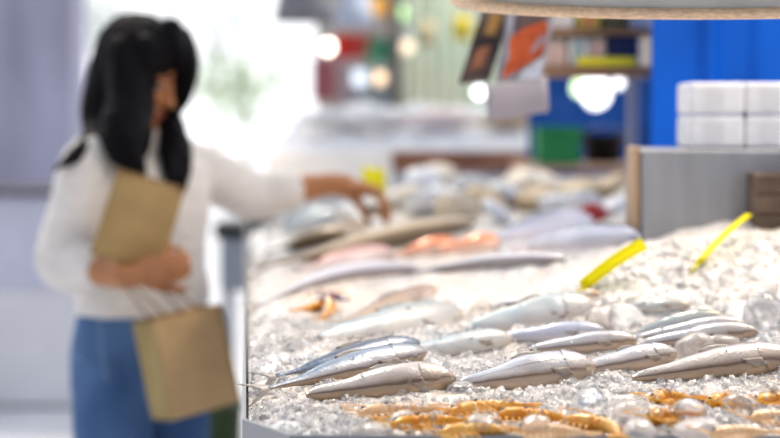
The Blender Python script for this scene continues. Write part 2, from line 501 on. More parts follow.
def make_fish(name, label, tail, head, hh, ht, m, roll=20.0, flip=False, bend=0.0, arch=0.0, frost=0.08, group=None,
              cat='fish', detail=True, tailfin=True, lift=None, blunt=0.0):
    """tail, head: world points of the body axis at the tail root and the snout. hh: half height (belly to back), ht: half thickness."""
    tail, head = V(tail), V(head)
    roll += 20.0
    hh *= .88
    ax = head - tail
    Lg = ax.length
    X = ax.normalized()
    Z = V((0, 0, 1)); Z = (Z - X * Z.dot(X)).normalized()
    Y = Z.cross(X)
    q = Quaternion(X, R(roll))
    Z = q @ Z; Y = q @ Y
    root = thing(name, tail, label, cat, group)
    rot = Matrix((X, Y, Z)).transposed().to_4x4()
    root.rotation_euler = rot.to_euler()
    n, sg = (30, 22) if detail else (18, 14)
    sgn = -1.0 if flip else 1.0

    def prof(t):
        h_, z_ = float(np.interp(t, PROF_T, PROF_H)), float(np.interp(t, PROF_T, PROF_Z))
        if blunt and t < .55:
            k_ = blunt * (min(1, (t + .02) / .08) ** .5) + (1 - blunt) * 0 + (1 - blunt) * t / .55 * .9
            h_, z_ = max(h_, k_), max(z_, k_)
        return h_, z_

    def axis(t):
        return V((t * Lg, bend * math.sin(math.pi * t) * Lg, arch * math.sin(math.pi * t) * Lg))

    def surf(t, ang, k=1.0):
        h_, z_ = prof(t)
        c = axis(t)
        ca, sa = math.cos(ang), math.sin(ang)
        # belly side a bit fuller than the back
        return c + V((0, hh * h_ * ca * k, ht * z_ * (abs(sa) ** 0.9) * math.copysign(1, sa) * k))

    vs, fs, dv, al = [], [], [], []
    for i in range(n + 1):
        t = 1 - (1 - i / n) ** 1.15
        for k in range(sg):
            an = 2 * math.pi * k / sg
            pp = surf(t, an)
            pp = pp + V((0, math.cos(an), math.sin(an))) * (hh * .07 * noise.noise(V((pp.x * 28, pp.y * 40, pp.z * 40)) + tail * 9))
            vs.append(pp); dv.append((0.5 + 0.5 * math.cos(an) * sgn - .19) / .81); al.append(t)
    for i in range(n):
        for k in range(sg):
            k2 = (k + 1) % sg
            fs.append((i * sg + k, i * sg + k2, (i + 1) * sg + k2, (i + 1) * sg + k))
    fs.append(tuple(range(sg)))
    fs.append(tuple(n * sg + k for k in reversed(range(sg))))
    fs = [tuple(reversed(f)) for f in fs]
    body = arr_obj('body', vs, fs, m, root)
    for an_, da in (('dv', dv), ('along', al)):
        at_ = body.data.attributes.new(an_, 'FLOAT', 'POINT')
        at_.data.foreach_set('value', da)
    FISH_BODIES.append((root, body, frost))
    mw = Matrix.Translation(tail) @ rot
    FISH.append(([mw @ axis(t) for t in np.linspace(0.03, 1, 12)], hh, ht, lift))

    def fan(fname, p0, pts, thick=0.0006, fm=None):
        """a fin: rays from p0 edge to the outer edge, corrugated between rays"""
        bm = bmesh.new()
        nA = len(p0)
        g = []
        for j in range(5):
            f = j / 4
            g.append([bm.verts.new(p0[i].lerp(pts[i], f) + V((0, 0, (0.0008 if i % 2 else -0.0004) * f))) for i in range(nA)])
        for j in range(4):
            for i in range(nA - 1):
                bm.faces.new((g[j][i], g[j][i + 1], g[j + 1][i + 1], g[j + 1][i]))
        o = mesh_obj(fname, bm, fm or FIN, root)
        if fm:
            for an_, vv_ in (('dv', .42), ('along', .5)):
                at__ = o.data.attributes.new(an_, 'FLOAT', 'POINT')
                at__.data.foreach_set('value', [vv_] * len(o.data.vertices))
        sm = o.modifiers.new('t', 'SOLIDIFY'); sm.thickness = thick
        return o

    if tailfin:
        L2 = min(0.16 * Lg, 1.9 * hh)
        nA = 13
        base = [axis(0.02) + V((0, hh * 0.10 * (1 - 2 * i / (nA - 1)), 0)) for i in range(nA)]
        tips = []
        for i in range(nA):
            s = 1 - 2 * i / (nA - 1)
            tips.append(axis(0) + V((-L2 * (0.35 + 0.75 * abs(s) ** 1.3), s * hh * 0.85, -0.004 * abs(s))))
        fan('tail_fin', base, tips)
    if detail:
        nA = 9
        base = [surf(t, 0.0 if sgn > 0 else math.pi, 0.96) for t in np.linspace(0.46, 0.66, nA)]
        out = [b_ + V((-0.02 * Lg, sgn * hh * 0.30 * (0.25 + 0.75 * math.sin(math.pi * (i + 1) / (nA + 1))), 0.001)) for i, b_ in enumerate(base)]
        fan('dorsal_fin', base, out)
        base = [surf(0.745 + 0.008 * k_, R(90) + sgn * R(20 + 6 * k_), 1.005) for k_ in range(5)]
        out = [surf(0.745 - 0.13 + 0.012 * k_ ** 1.4, R(90) + sgn * R(17 + 8 * k_), 1.012) for k_ in range(5)]
        fan('pectoral_fin', base, out, thick=.0004, fm=FIN_SOFT)
        # gill cover: a raised plate on the upper side
        bm = bmesh.new()
        g = []
        for i in range(8):
            ang = R(28) + (R(152) - R(28)) * i / 7
            edge = 0.775 - 0.035 * math.sin(math.pi * i / 7)
            row = []
            for j in range(6):
                t = edge + (0.88 - edge) * j / 5
                row.append(bm.verts.new(surf(t, ang, 1.035 - 0.025 * j / 5)))
            g.append(row)
        for i in range(7):
            for j in range(5):
                bm.faces.new((g[i][j], g[i][j + 1], g[i + 1][j + 1], g[i + 1][j]))
        gc = mesh_obj('gill_cover', bm, m, root)
        for nm, fn in (('dv', lambda v: (0.5 + 0.5 * sgn * max(-1, min(1, v.co.y / hh)) - .19) / .81), ('along', lambda v: 0.9)):
            a_ = gc.data.attributes.new(nm, 'FLOAT', 'POINT')
            a_.data.foreach_set('value', [fn(v) for v in gc.data.vertices])
        e0 = surf(0.925, R(90) - sgn * R(18), 0.93)
        bm = bmesh.new(); ellipsoid(bm, e0, (hh * .11, hh * .11, hh * .05), sub=2)
        ey = mesh_obj('eye', bm, EYE_W, root)
        bm = bmesh.new(); ellipsoid(bm, e0 + V((0, 0, hh * .033)), (hh * .06, hh * .06, hh * .03), sub=2)
        mesh_obj('pupil', bm, EYE_B, ey)
    return root


def fish_px(label, t, h, hh, ht, m, dzt=0.008, dzh=0.016, name='whole_fish', **kw):
    return make_fish(name, label, on_ice(t[0], t[1], dzt), on_ice(h[0], h[1], dzh), hh, ht, m, **kw)


G_FRONT = 'whole fish lying on the crushed ice at the front'
# front row, left to right
fish_px('dark blue fish with forked tail, lying half under the silver-blue fish by the counter edge', (276, 376), (419, 342), .021, .015, DARKB, .012, .026, roll=34, group=G_FRONT, frost=.06)
fish_px('long silver-blue fish with a thin tail reaching the left counter edge', (269, 388), (426, 352), .024, .019, BLUE, .010, .024, roll=30, group=G_FRONT, frost=.05)
fish_px('plump beige silver fish in front of the blue fish, nearest the front left corner', (306, 395), (455, 378), .029, .022, BEIGE, .011, .018, roll=24, group=G_FRONT, frost=.05, tailfin=False, blunt=.22)
fish_px('silver fish with pinkish side, head against the ice, right of the beige fish', (458, 385), (594, 366), .031, .022, SILVER, .010, .020, roll=26, group=G_FRONT, frost=.05, blunt=.28, tailfin=False)
fish_px('short silver fish whose brown belly line ends beside the front right fish', (578, 371), (676, 353), .022, .018, SILVER, .012, .020, roll=26, group=G_FRONT, frost=.06, blunt=.45, tailfin=False)
fish_px('big shiny silver fish at the front right, cut off by the picture edge', (632, 378), (796, 356), .029, .021, BEIGE, .011, .020, roll=24, group=G_FRONT, frost=.05, tailfin=False, blunt=.2)
# second row
fish_px('pale blue fish almost sunk in ice behind the silver-blue fish', (405, 352), (512, 338), .021, .016, PALE, .008, .014, roll=30, group=G_FRONT, frost=.28, blunt=.5, tailfin=False)
fish_px('slim blue fish lying flat behind a round clear ice lump', (500, 338), (604, 330), .018, .014, LAV, .012, .020, roll=32, group=G_FRONT, frost=.2, blunt=.4, tailfin=False)
fish_px('silver fish with dark snout, between the slim blue fish and the short silver fish', (530, 350), (636, 340), .019, .015, SILVER, .012, .020, roll=30, group=G_FRONT, frost=.12, blunt=.4, tailfin=False)
fish_px('silver fish with brown head in the right pile, ice heaped on its belly', (640, 345), (758, 331), .019, .016, SILVER, .014, .026, roll=30, group=G_FRONT, frost=.18, blunt=.4, tailfin=False)
fish_px('silver fish with reddish snout, just below the olive fish', (634, 339), (746, 324), .018, .015, SILVER, .018, .032, roll=30, group=G_FRONT, frost=.12, blunt=.3, tailfin=False)
fish_px('olive backed fish with golden head, on top of the right pile', (626, 334), (724, 317), .018, .016, OLIVE, .022, .040, roll=30, group=G_FRONT, frost=.05)
# third row
fish_px('large pale grey-green fish under a crust of ice left of centre', (318, 338), (462, 312), .034, .020, PALE, .006, .012, roll=30, group=G_FRONT, frost=.38, blunt=.35, tailfin=False)
fish_px('large iced fish with pearly shine behind the clear lumps at centre', (468, 330), (594, 304), .033, .022, PALE, .008, .016, roll=32, group=G_FRONT, frost=.16, blunt=.5, tailfin=False)
fish_px('fish with amber tail end peeping out behind the ice lumps at right', (620, 309), (690, 306), .014, .012, OLIVE, .012, .016, roll=24, group=G_FRONT, frost=.15)
fish_px('long bronze fish with orange and blue head, left of centre on the ice', (338, 322), (437, 288), .019, .014, BRONZE, .008, .016, roll=32, group=G_FRONT, frost=.1)
fish_px('small brown fish end between ice lumps right of the bronze fish', (428, 309), (453, 304), .010, .009, BRONZE, .004, .008, roll=20, group=G_FRONT, frost=.1, detail=False)
fish_px('small grey fish end poking from the ice before the pearly fish', (486, 309), (520, 303), .010, .009, GREY_F, .004, .008, roll=20, group=G_FRONT, frost=.1, detail=False)
fish_px('short brown fish snout showing right under the left yellow tag', (560, 300), (599, 294), .012, .010, BRONZE, .006, .010, roll=20, group=G_FRONT, frost=.1, detail=False)
# middle distance
G_MID = 'blurred fish in the middle of the counter'
fish_px('long grey ribbon fish curving up from the left counter edge', (256, 306), (420, 268), .021, .013, GREY_F, .006, .014, roll=30, group=G_MID, frost=.05, bend=0.05, detail=False)
fish_px('grey ribbon fish lying behind the bronze fish head', (396, 275), (566, 259), .021, .013, GREY_F, .006, .012, roll=14, group=G_MID, frost=.12, bend=0.03, detail=False)
fish_px('long tan eel-like fish with shade painted on its belly lying below the reaching hand', (264, 266), (474, 222), .034, .032, TAN, .020, .024, roll=26, group=G_MID, frost=0, detail=False)
fish_px('shorter tan fish resting on the counter edge beyond the long tan one', (272, 250), (346, 234), .030, .028, TAN, .022, .026, roll=24, group=G_MID, frost=0, detail=False)
fish_px('pale pink fish between the ribbon fish and the long tan fish', (300, 268), (392, 252), .030, .020, PINK_F, .008, .012, roll=28, group=G_MID, frost=.05, detail=False)
fish_px('orange red fish, left one of the orange pair on the ice', (394, 256), (458, 244), .030, .022, ORANGE_F, .010, .016, roll=30, group=G_MID, frost=.03, detail=False)
fish_px('orange red fish, right one of the orange pair on the ice', (440, 252), (500, 242), .030, .022, ORANGE_F, .010, .016, roll=30, group=G_MID, frost=.03, detail=False)
fish_px('small orange fish end beside the left side of the pale mound', (566, 248), (594, 242), .022, .020, ORANGE_F, .010, .016, roll=26, group=G_MID, frost=0, detail=False)
fish_px('lavender blue fish with black back right of the orange pair', (486, 240), (592, 222), .050, .030, LAV, .016, .022, roll=34, group=G_MID, frost=0, detail=False)
fish_px('lavender blue fish lying before the black backed one', (500, 250), (640, 236), .036, .026, LAV, .010, .014, roll=36, group=G_MID, frost=.04, detail=False)
fish_px('slim pink fish before the lavender blue fish', (500, 254), (572, 247), .018, .014, PINK_F, .010, .014, roll=28, group=G_MID, frost=.04, detail=False)
fish_px('pale blue white fish beneath the sleeve, the one nearer the camera', (272, 234), (352, 216), .040, .030, PALE, .012, .018, roll=28, group=G_MID, frost=0, detail=False)
fish_px('pale blue white fish beneath the sleeve, the one farther from the camera', (276, 226), (332, 212), .034, .026, PALE, .014, .020, roll=28, group=G_MID, frost=0, detail=False)

# ------------------------------------------------------------------ ice bed
ys = np.unique(np.concatenate([np.arange(1.818, 2.9, 0.0075), np.arange(2.9, 5.69, 0.02)]))
us = np.concatenate([np.linspace(0, 0.62, 120), np.linspace(0.625, 1, 40)])
YY, UU = np.meshgrid(ys, us, indexing='ij')
left = np.where(YY < 1.91, -0.154 + (1.91 - YY) / (1.91 - 1.812) * 0.056, -0.154 - 0.080 * (YY - 1.91)) + 0.003
XX = left + (1.245 - left) * UU
H = base_h(np.c_[XX.ravel(), YY.ravel()]).reshape(XX.shape)
H0 = H.copy()
for pts, hh, ht, lift in FISH:
    P = np.array([tuple(p) for p in pts])
    lo, hi = P.min(0) - 0.12, P.max(0) + 0.12
    msk = (XX > lo[0]) & (XX < hi[0]) & (YY > lo[1]) & (YY < hi[1])
    if not msk.any():
        continue
    q = np.c_[XX[msk], YY[msk]]
    best = np.full(len(q), 1e9); tz = np.zeros(len(q))
    for a_, b_ in zip(P[:-1], P[1:]):
        ab = b_[:2] - a_[:2]
        t = np.clip(((q - a_[:2]) @ ab) / max(1e-9, ab @ ab), 0, 1)
        d = np.hypot(*(q - (a_[:2] + t[:, None] * ab)).T)
        up = d < best
        best = np.where(up, d, best)
        tz = np.where(up, a_[2] + t * (b_[2] - a_[2]), tz)
    wgt = np.exp(-(best / (hh * 1.25)) ** 2)
    H[msk] = H[msk] * (1 - wgt) + (tz - 0.36 * ht) * wgt
rough = np.array([noise.noise((x * 38, y * 38, 1.3)) * 0.5 + noise.noise((x * 90, y * 90, 4.1)) * 0.32 + noise.noise((x * 11, y * 11, 7.7)) * 0.7
                  for x, y in zip(XX.ravel(), YY.ravel())]).reshape(XX.shape)
H += rough * 0.0085
edge = np.clip((XX - left) / 0.05, 0, 1)
front = np.clip((YY - 1.815) / 0.03, 0, 1)
H = np.where(edge < 1, H - (1 - edge) ** 2 * 0.012, H) - (1 - front) ** 2 * 0.012
ny, nx = XX.shape
vs = np.c_[XX.ravel(), YY.ravel(), H.ravel()]
idx = np.arange(ny * nx).reshape(ny, nx)
fs = np.c_[idx[:-1, :-1].ravel(), idx[:-1, 1:].ravel(), idx[1:, 1:].ravel(), idx[1:, :-1].ravel()]


def ice_bed_mat():
    m = bpy.data.materials.new('packed_ice')
    m.use_nodes = True
    nt = m.node_tree
    b = nt.nodes['Principled BSDF']
    N, L = nt.nodes.new, nt.links.new
    tc = N('ShaderNodeTexCoord')
    n = N('ShaderNodeTexNoise'); n.inputs['Scale'].default_value = 5; n.inputs['Detail'].default_value = 5
    L(tc.outputs['Object'], n.inputs['Vector'])
    r = N('ShaderNodeValToRGB')
    r.color_ramp.elements[0].position = 0.35; r.color_ramp.elements[0].color = (0.76, 0.77, 0.78, 1)
    r.color_ramp.elements[1].position = 0.62; r.color_ramp.elements[1].color = (0.84, 0.77, 0.70, 1)
    L(n.outputs['Fac'], r.inputs['Fac']); L(r.outputs['Color'], b.inputs['Base Color'])
    b.inputs['Roughness'].default_value = 0.3
    b.inputs['Coat Weight'].default_value = 0.5
    b.inputs['Subsurface Weight'].default_value = 0.5
    b.inputs['Subsurface Radius'].default_value = (0.012, 0.014, 0.016)
    b.inputs['Subsurface Scale'].default_value = 0.6
    v = N('ShaderNodeTexVoronoi'); v.inputs['Scale'].default_value = 140
    L(tc.outputs['Object'], v.inputs['Vector'])
    bp = N('ShaderNodeBump'); bp.inputs['Strength'].default_value = 0.7; bp.inputs['Distance'].default_value = 0.006
    L(v.outputs['Distance'], bp.inputs['Height']); L(bp.outputs['Normal'], b.inputs['Normal'])
    return m


bed = arr_obj('ice_bed', vs, fs, ice_bed_mat())
tag(bed, 'packed bed of crushed white ice filling the counter tray', 'ice', kind='stuff')

# ------------------------------------------------------------------ prawns
PRAWN = mat('prawn_shell', (0.82, 0.34, 0.03), rough=0.25, col2=(0.90, 0.58, 0.18), vscale=55, coat=0.6, bump=0.1, bscale=120)
PRAWN_P = mat('pale_prawn_shell', (0.86, 0.50, 0.24), rough=0.25, col2=(0.90, 0.66, 0.42), vscale=55, coat=0.6, bump=0.1, bscale=120)
PRAWN_Y = mat('yellow_prawn_shell', (0.88, 0.48, 0.04), rough=0.25, col2=(0.76, 0.30, 0.02), vscale=60, coat=0.6, bump=0.1, bscale=120)
PRAWN_D = mat('prawn_dark_roe', (0.06, 0.06, 0.02), rough=0.3, coat=0.5)
PRAWN_BODIES = []


def make_prawn(label, p0, p1, m, r=.0088, curl=0.25, group='orange prawns on the ice', dark=True, roll=0):
    """p0 head, p1 tail end (world). Lies on its side, curled in the ice plane."""
    p0, p1 = V(p0), V(p1)
    ax = p1 - p0
    L = ax.length
    X = ax.normalized(); Z = (V((0, 0, 1)) - X * X.z).normalized(); Y = Z.cross(X)
    Q = Quaternion(X, R(roll)); Y = Q @ Y; Z = Q @ Z
    root = thing('prawn', p0, label, 'prawn', group)
    root.rotation_euler = Matrix((X, Y, Z)).transposed().to_euler()

    def c(t):
        return V((t * L, curl * L * (1 - (2 * t - 1) ** 2), 0))
    prof = [(0, .25), (.05, .6), (.14, .95), (.3, 1.05), (.36, 1.0), (.39, .74), (.42, .98), (.48, .96), (.50, .70), (.53, .92), (.58, .88), (.60, .64), (.63, .84),
            (.68, .80), (.70, .56), (.73, .74), (.78, .68), (.80, .48), (.83, .6), (.88, .5), (.95, .34), (1, .2)]
    T = np.linspace(0, 1, 80)
    rr = np.interp(T, [p[0] for p in prof], [p[1] for p in prof]) * r
    bm = bmesh.new(); tube(bm, [c(t) for t in T], list(rr), 12)
    body = mesh_obj('body', bm, m, root)
    PRAWN_BODIES.append((root, body, 0.6))
    bm = bmesh.new()
    e = c(1); d = (c(1) - c(.94)).normalized()
    s = V((-d.y, d.x, 0))
    for k in (-2, -1, 0, 1, 2):
        dd = (d + s * 0.32 * k).normalized()
        sd = V((-dd.y, dd.x, 0))
        q = [e - dd * .003, e + dd * .008 + sd * .0035, e + dd * .018 + sd * .002, e + dd * .019 - sd * .002, e + dd * .008 - sd * .0035]
        up = [bm.verts.new(p + V((0, 0, .0008 + .0006 * (2 - abs(k))))) for p in q]; dn = [bm.verts.new(p - V((0, 0, .0008))) for p in q]
        bm.faces.new(up); bm.faces.new(list(reversed(dn)))
        for i in range(5):
            bm.faces.new((up[i], up[(i + 1) % 5], dn[(i + 1) % 5], dn[i])[::-1])
    mesh_obj('tail_fan', bm, m, root, smooth=False)
    for k in range(5):
        b0 = c(.14 + .055 * k) + V((0, -r * .8, -r * .2))
        bm = bmesh.new()
        tube(bm, [b0, b0 + V((-.004 + .003 * k, -.011, .002)), b0 + V((.002 + .003 * k, -.020, -.003))], [.0013, .0011, .0006], 6)
        mesh_obj('leg', bm, m, root)
    for sgn in (-1, 1):
        bm = bmesh.new()
        a0 = c(.02) + V((0, 0, r * .3))
        stube(bm, [a0, a0 + V((-.02, sgn * .010, .006)), a0 + V((-.012, sgn * .03, .003)), a0 + V((.02, sgn * .042, -.002))], [.0009, .0008, .0006, .0004], 12, 5, False)
        mesh_obj('antenna', bm, m, root)
    bm = bmesh.new(); ellipsoid(bm, c(.07) + V((0, r * .3, r * .55)), (.003, .0028, .0028), sub=2)
    mesh_obj('eye', bm, EYE_B, root)
    if dark:
        bm = bmesh.new(); stube(bm, [c(.34) + V((0, r * .35, r * .82)), c(.44) + V((0, r * .3, r * .82)), c(.52) + V((0, r * .3, r * .72))], [.0018, .0028, .001], 8, 6)
        mesh_obj('roe_stripe', bm, PRAWN_D, root)
    return root


def prawn_px(label, h, t, m, dz=.006, **kw):
    return make_prawn(label, on_ice(h[0], h[1], dz), on_ice(t[0], t[1], dz), m, **kw)


prawn_px('pale headed orange prawn, the leftmost of the front row', (359, 414), (434, 409), PRAWN_P, curl=.10)
prawn_px('orange prawn with dark roe just right of the leftmost one', (392, 426), (462, 420), PRAWN_Y, curl=.12)
prawn_px('yellow orange prawn lying highest, under the silver fish', (450, 413), (524, 405), PRAWN, curl=.14)
prawn_px('orange prawn cut by the bottom edge left of centre', (440, 434), (512, 430), PRAWN, curl=.12)
prawn_px('yellow prawn with black speck at the centre of the front row', (498, 415), (566, 418), PRAWN_Y, curl=.08)
prawn_px('orange prawn near the bottom edge at the centre', (520, 432), (584, 433), PRAWN_P, curl=.1, dark=False)
prawn_px('bent prawn with a black eye, right of centre in the front row', (562, 420), (618, 434), PRAWN, curl=.22)
prawn_px('curled orange prawn tucked behind the peach ice lump', (654, 401), (690, 397), PRAWN_Y, curl=.32)
prawn_px('short orange prawn below the curled one', (650, 420), (684, 414), PRAWN_Y, curl=.2, dark=False)
prawn_px('small orange prawn end between two ice lumps at right', (712, 404), (744, 398), PRAWN_Y, curl=.2, dark=False)
prawn_px('deep orange prawn at the right picture edge', (756, 403), (812, 398), PRAWN_Y, curl=.14)
prawn_px('pale orange prawn below the one at the right edge', (750, 420), (806, 417), PRAWN_P, curl=.12, dark=False)
prawn_px('faint orange prawn at the bottom right under ice', (712, 436), (770, 432), PRAWN_P, curl=.12, dark=False)
# amber pair farther back at the left
AMBER = mat('amber_shell', (0.72, 0.26, 0.01), rough=0.2, col2=(0.85, 0.42, 0.03), vscale=70, coat=0.8)
VIO = mat('violet_shell', (0.16, 0.08, 0.16), rough=0.25, coat=0.6)
make_prawn('left one of two amber prawns alone on the ice near the left edge', on_ice(330, 297, .010), on_ice(299, 309, .008), AMBER, r=.011, curl=.12, group='amber prawns near the left edge')
make_prawn('right one of two amber prawns alone on the ice near the left edge', on_ice(326, 298, .014), on_ice(322, 317, .008), AMBER, r=.011, curl=.05, group='amber prawns near the left edge')
make_prawn('small dark violet prawn lying across the heads of the two amber prawns', on_ice(322, 297, .022), on_ice(341, 299, .020), VIO, r=.008, curl=.2, group='amber prawns near the left edge', dark=False)

# ------------------------------------------------------------------ ice lumps (countable big ones) and crushed ice
ICE_CLEAR = mat('clear_ice', (0.97, 0.98, 1.0), rough=0.1, trans=0.88, ior=1.31, bump=0.25, bscale=70, coat=0.3)
ICE_MILK = mat('milky_ice', (1.0, 0.95, 0.92), rough=0.26, trans=0.78, ior=1.31, bump=0.25, bscale=60, coat=0.4)
LUMPS = []


def ice_lump(label, px, py, r, m, dz=0.0, squash=(1, 1, .75), seed=0):
    rnd = random.Random(seed)
    p = on_ice(px, py, dz)
    bm = bmesh.new()
    bmesh.ops.create_icosphere(bm, subdivisions=3, radius=1)
    dirs = [V((rnd.gauss(0, 1), rnd.gauss(0, 1), rnd.gauss(0, 1))).normalized() for _ in range(9)]
    cuts = [rnd.uniform(.62, .9) for _ in dirs]
    for v in bm.verts:
        q = v.co.copy()
        for d_, k in zip(dirs, cuts):          # facets: pull what lies beyond each cutting plane back on to it
            ex = q.dot(d_) - k
            if ex > 0:
                q -= d_ * ex * 0.7
        q *= 1 + .06 * noise.noise(v.co * 2.5 + V((seed, 0, 0)))
        v.co = V((q.x * r * squash[0], q.y * r * squash[1], q.z * r * squash[2]))
    o = mesh_obj('ice_lump', bm, m)
    o.location = p
    o.rotation_euler = (0, 0, rnd.uniform(0, 6))
    tag(o, label, 'ice lump', 'large ice lumps among the fish')
    LUMPS.append(o)
    return o


for i, a_ in enumerate([
    ('tall clear ice lump standing behind the slim blue fish', 600, 322, .024, ICE_MILK, .014, (1, .8, .95)),
    ('clear ice lump leaning on the right of the tall one', 624, 318, .026, ICE_CLEAR, .014, (1.1, .8, .8)),
    ('round glassy ice lump behind the amber fish end', 640, 305, .022, ICE_CLEAR, .012, (1.2, .9, .75)),
    ('round clear ice lump at the tail of the slim blue fish', 522, 333, .017, ICE_CLEAR, .012, (1.1, .9, .8)),
    ('small clear ice lump touching the head of the dark blue fish', 399, 340, .014, ICE_CLEAR, .022, (1.3, .8, .6)),
    ('flat glassy ice lump heaped beside the olive fish', 662, 331, .022, ICE_CLEAR, .022, (1.1, .9, .8)),
    ('knobbly ice lump between the two front right fish', 695, 348, .027, ICE_MILK, .016, (1.1, .9, .8)),
    ('low ice lump on the belly of the brown headed fish', 722, 344, .022, ICE_MILK, .018, (1.2, .9, .7)),
    ('large transparent ice lump behind the right pile', 739, 317, .028, ICE_CLEAR, .010, (1.1, .9, .85)),
    ('large transparent ice lump near the right picture edge', 764, 318, .034, ICE_CLEAR, .014, (.9, .9, 1.1)),
    ('dull grey ice lump left of the small brown fish end', 418, 303, .020, ICE_MILK, .006, (1.2, .9, .7)),
    ('dull grey ice lump before the small grey fish end', 482, 308, .020, ICE_MILK, .006, (1.2, .9, .7)),
    ('peach tinted ice lump over the curled prawn', 690, 412, .017, ICE_MILK, .008, (1.2, 1, .9)),
    ('smooth peach ice lump between the prawns at right', 742, 405, .018, ICE_MILK, .008, (1.3, 1, .75)),
    ('low wide ice lump at the bottom edge below the peach one', 700, 430, .022, ICE_MILK, .006, (1.4, 1, .7)),
    ('sparkling ice lump under the tail of the silver fish', 462, 392, .017, ICE_CLEAR, .004, (1.1, .9, .9)),
    ('jagged ice lump under the silver-blue fish', 318, 376, .016, ICE_CLEAR, .006, (1.2, .9, .8)),
    ('ice lump in the trough before the front right fish', 590, 398, .018, ICE_CLEAR, .004, (1.3, .9, .7)),
    ('clear ice lump lying over the leftmost pale headed prawn', 404, 418, .013, ICE_CLEAR, .010, (1.3, 1, .7)),
    ('clear ice lump before the highest yellow orange prawn', 478, 424, .016, ICE_CLEAR, .010, (1.3, 1, .7)),
    ('frosted ice lump between the two prawns at centre', 536, 424, .015, ICE_MILK, .012, (1.4, 1, .7)),
    ('frosted ice lump behind the bent prawn with the black eye', 628, 412, .018, ICE_MILK, .006, (1.4, 1, .7)),
    ('frosted ice lump at the bottom edge right of the bent prawn', 640, 432, .020, ICE_MILK, .006, (1.5, 1, .7)),
    ('frosted ice lump at the bottom left before the prawns', 372, 432, .018, ICE_MILK, .004, (1.4, 1, .6)),
    ('clear ice lump standing before the bottom of the front right fish', 710, 393, .012, ICE_CLEAR, .008, (.9, .8, 1)),
]):
    ice_lump(*a_, seed=i + 3)

# BVH of everything the chips can lie on
bpy.context.view_layer.update()


def wverts(o):
    n_ = len(o.data.vertices)
    c_ = np.empty(n_ * 3); o.data.vertices.foreach_get('co', c_)
    M_ = np.array(o.matrix_world)
    return c_.reshape(-1, 3) @ M_[:3, :3].T + M_[:3, 3]


vlist, flist, owner = [], [], []
off = 0
for k, (root, ob, frost) in enumerate([(None, bed, 1.0)] + FISH_BODIES + PRAWN_BODIES):
    wv = wverts(ob)
    vlist.extend(map(tuple, wv))
    for p in ob.data.polygons:
        flist.append([v + off for v in p.vertices]); owner.append(frost)
    off += len(wv)
bvh = BVHTree.FromPolygons(vlist, flist)

ICO_V, ICO_F = [], []
_b = bmesh.new(); bmesh.ops.create_icosphere(_b, subdivisions=1, radius=1)
_b.verts.ensure_lookup_table()
ICO_V = np.array([tuple(v.co) for v in _b.verts]); ICO_F = np.array([[v.index for v in f.verts] for f in _b.faces]); _b.free()


def scatter(n, x0, x1, y0, y1, s0, s1, m, label, clump=0.0):
    V_, F_ = [], []
    c = 0
    for _ in range(n):
        y = y0 + (y1 - y0) * random.random()
        l_ = LE(y) + .008 if y > 1.91 else -0.154 + (1.91 - y) / .098 * .056 + .008
        # only the wedge the picture can see, plus a margin for a step aside
        xa = max(l_, -0.24 * y - .05); xb = min(1.24, 0.24 * y + .08)
        x = xa + (xb - xa) * random.random()
        if clump and noise.noise((x * 17, y * 13, clump)) + .35 * noise.noise((x * 60, y * 60, 2)) < random.uniform(-.45, .12):
            continue
        hit, nrm, fi, _d = bvh.ray_cast(V((x, y, 1.6)), V((0, 0, -1)))
        if hit is None:
            continue
        fr = owner[fi]
        if fr < 1 and random.random() > fr:
            continue
        s = s0 + (s1 - s0) * random.random() ** 2.2
        if fr < 1:
            s *= .55 if fr < .5 else .9
        k = ICO_V * (1 + .38 * (RNG.random((len(ICO_V), 1)) - .5)) * (np.array([1, .8, .62]) * s)
        q = Quaternion((random.gauss(0, 1), random.gauss(0, 1), random.gauss(0, 1), random.gauss(0, 1))).normalized()
        k = k @ np.array(q.to_matrix()).T
        V_.append(k + np.array((hit.x, hit.y, hit.z + s * (.22 if s1 != .008 else -.12))))
        F_.append(ICO_F + c); c += len(ICO_V)
    o = arr_obj('crushed_ice', np.vstack(V_), np.vstack(F_), m, smooth=False)
    return tag(o, label, 'crushed ice', kind='stuff')


CH1 = mat('ice_chip_clear', (0.99, 0.99, 1.0), rough=0.12, trans=0.8, ior=1.31)
CH2 = mat('ice_chip_white', (0.94, 0.92, 0.90), rough=0.25, trans=0.4, ior=1.31, coat=0.3)
scatter(11000, 0, 1, 1.83, 2.85, .002, .009, CH1, 'clear crushed ice grains around the front fish', 3.3)
scatter(8000, 0, 1, 1.83, 2.85, .0015, .006, CH2, 'white crushed ice grains around the front fish', 8.1)
CH3 = mat('ice_chip_cream', (0.86, 0.81, 0.76), rough=0.35, sub=.4, coat=0.2)
scatter(2600, 0, 1, 2.75, 5.6, .003, .008, CH3, 'coarse crushed ice over the far part of the counter')

exec_rest = True
# ------------------------------------------------------------------ yellow price tags stuck in the ice
YEL = mat('yellow_plastic', (0.92, 0.84, 0.02), rough=0.35, var=0.03, vscale=12)


_nt = YEL.node_tree
_tr = _nt.nodes.new('ShaderNodeBsdfTranslucent'); _tr.inputs['Color'].default_value = (0.95, 0.92, 0.03, 1)
_mx = _nt.nodes.new('ShaderNodeMixShader'); _mx.inputs[0].default_value = .5
_o = [n_ for n_ in _nt.nodes if n_.type == 'OUTPUT_MATERIAL'][0]
_nt.links.new(_nt.nodes['Principled BSDF'].outputs[0], _mx.inputs[1]); _nt.links.new(_tr.outputs[0], _mx.inputs[2])
_nt.links.new(_mx.outputs[0], _o.inputs['Surface'])


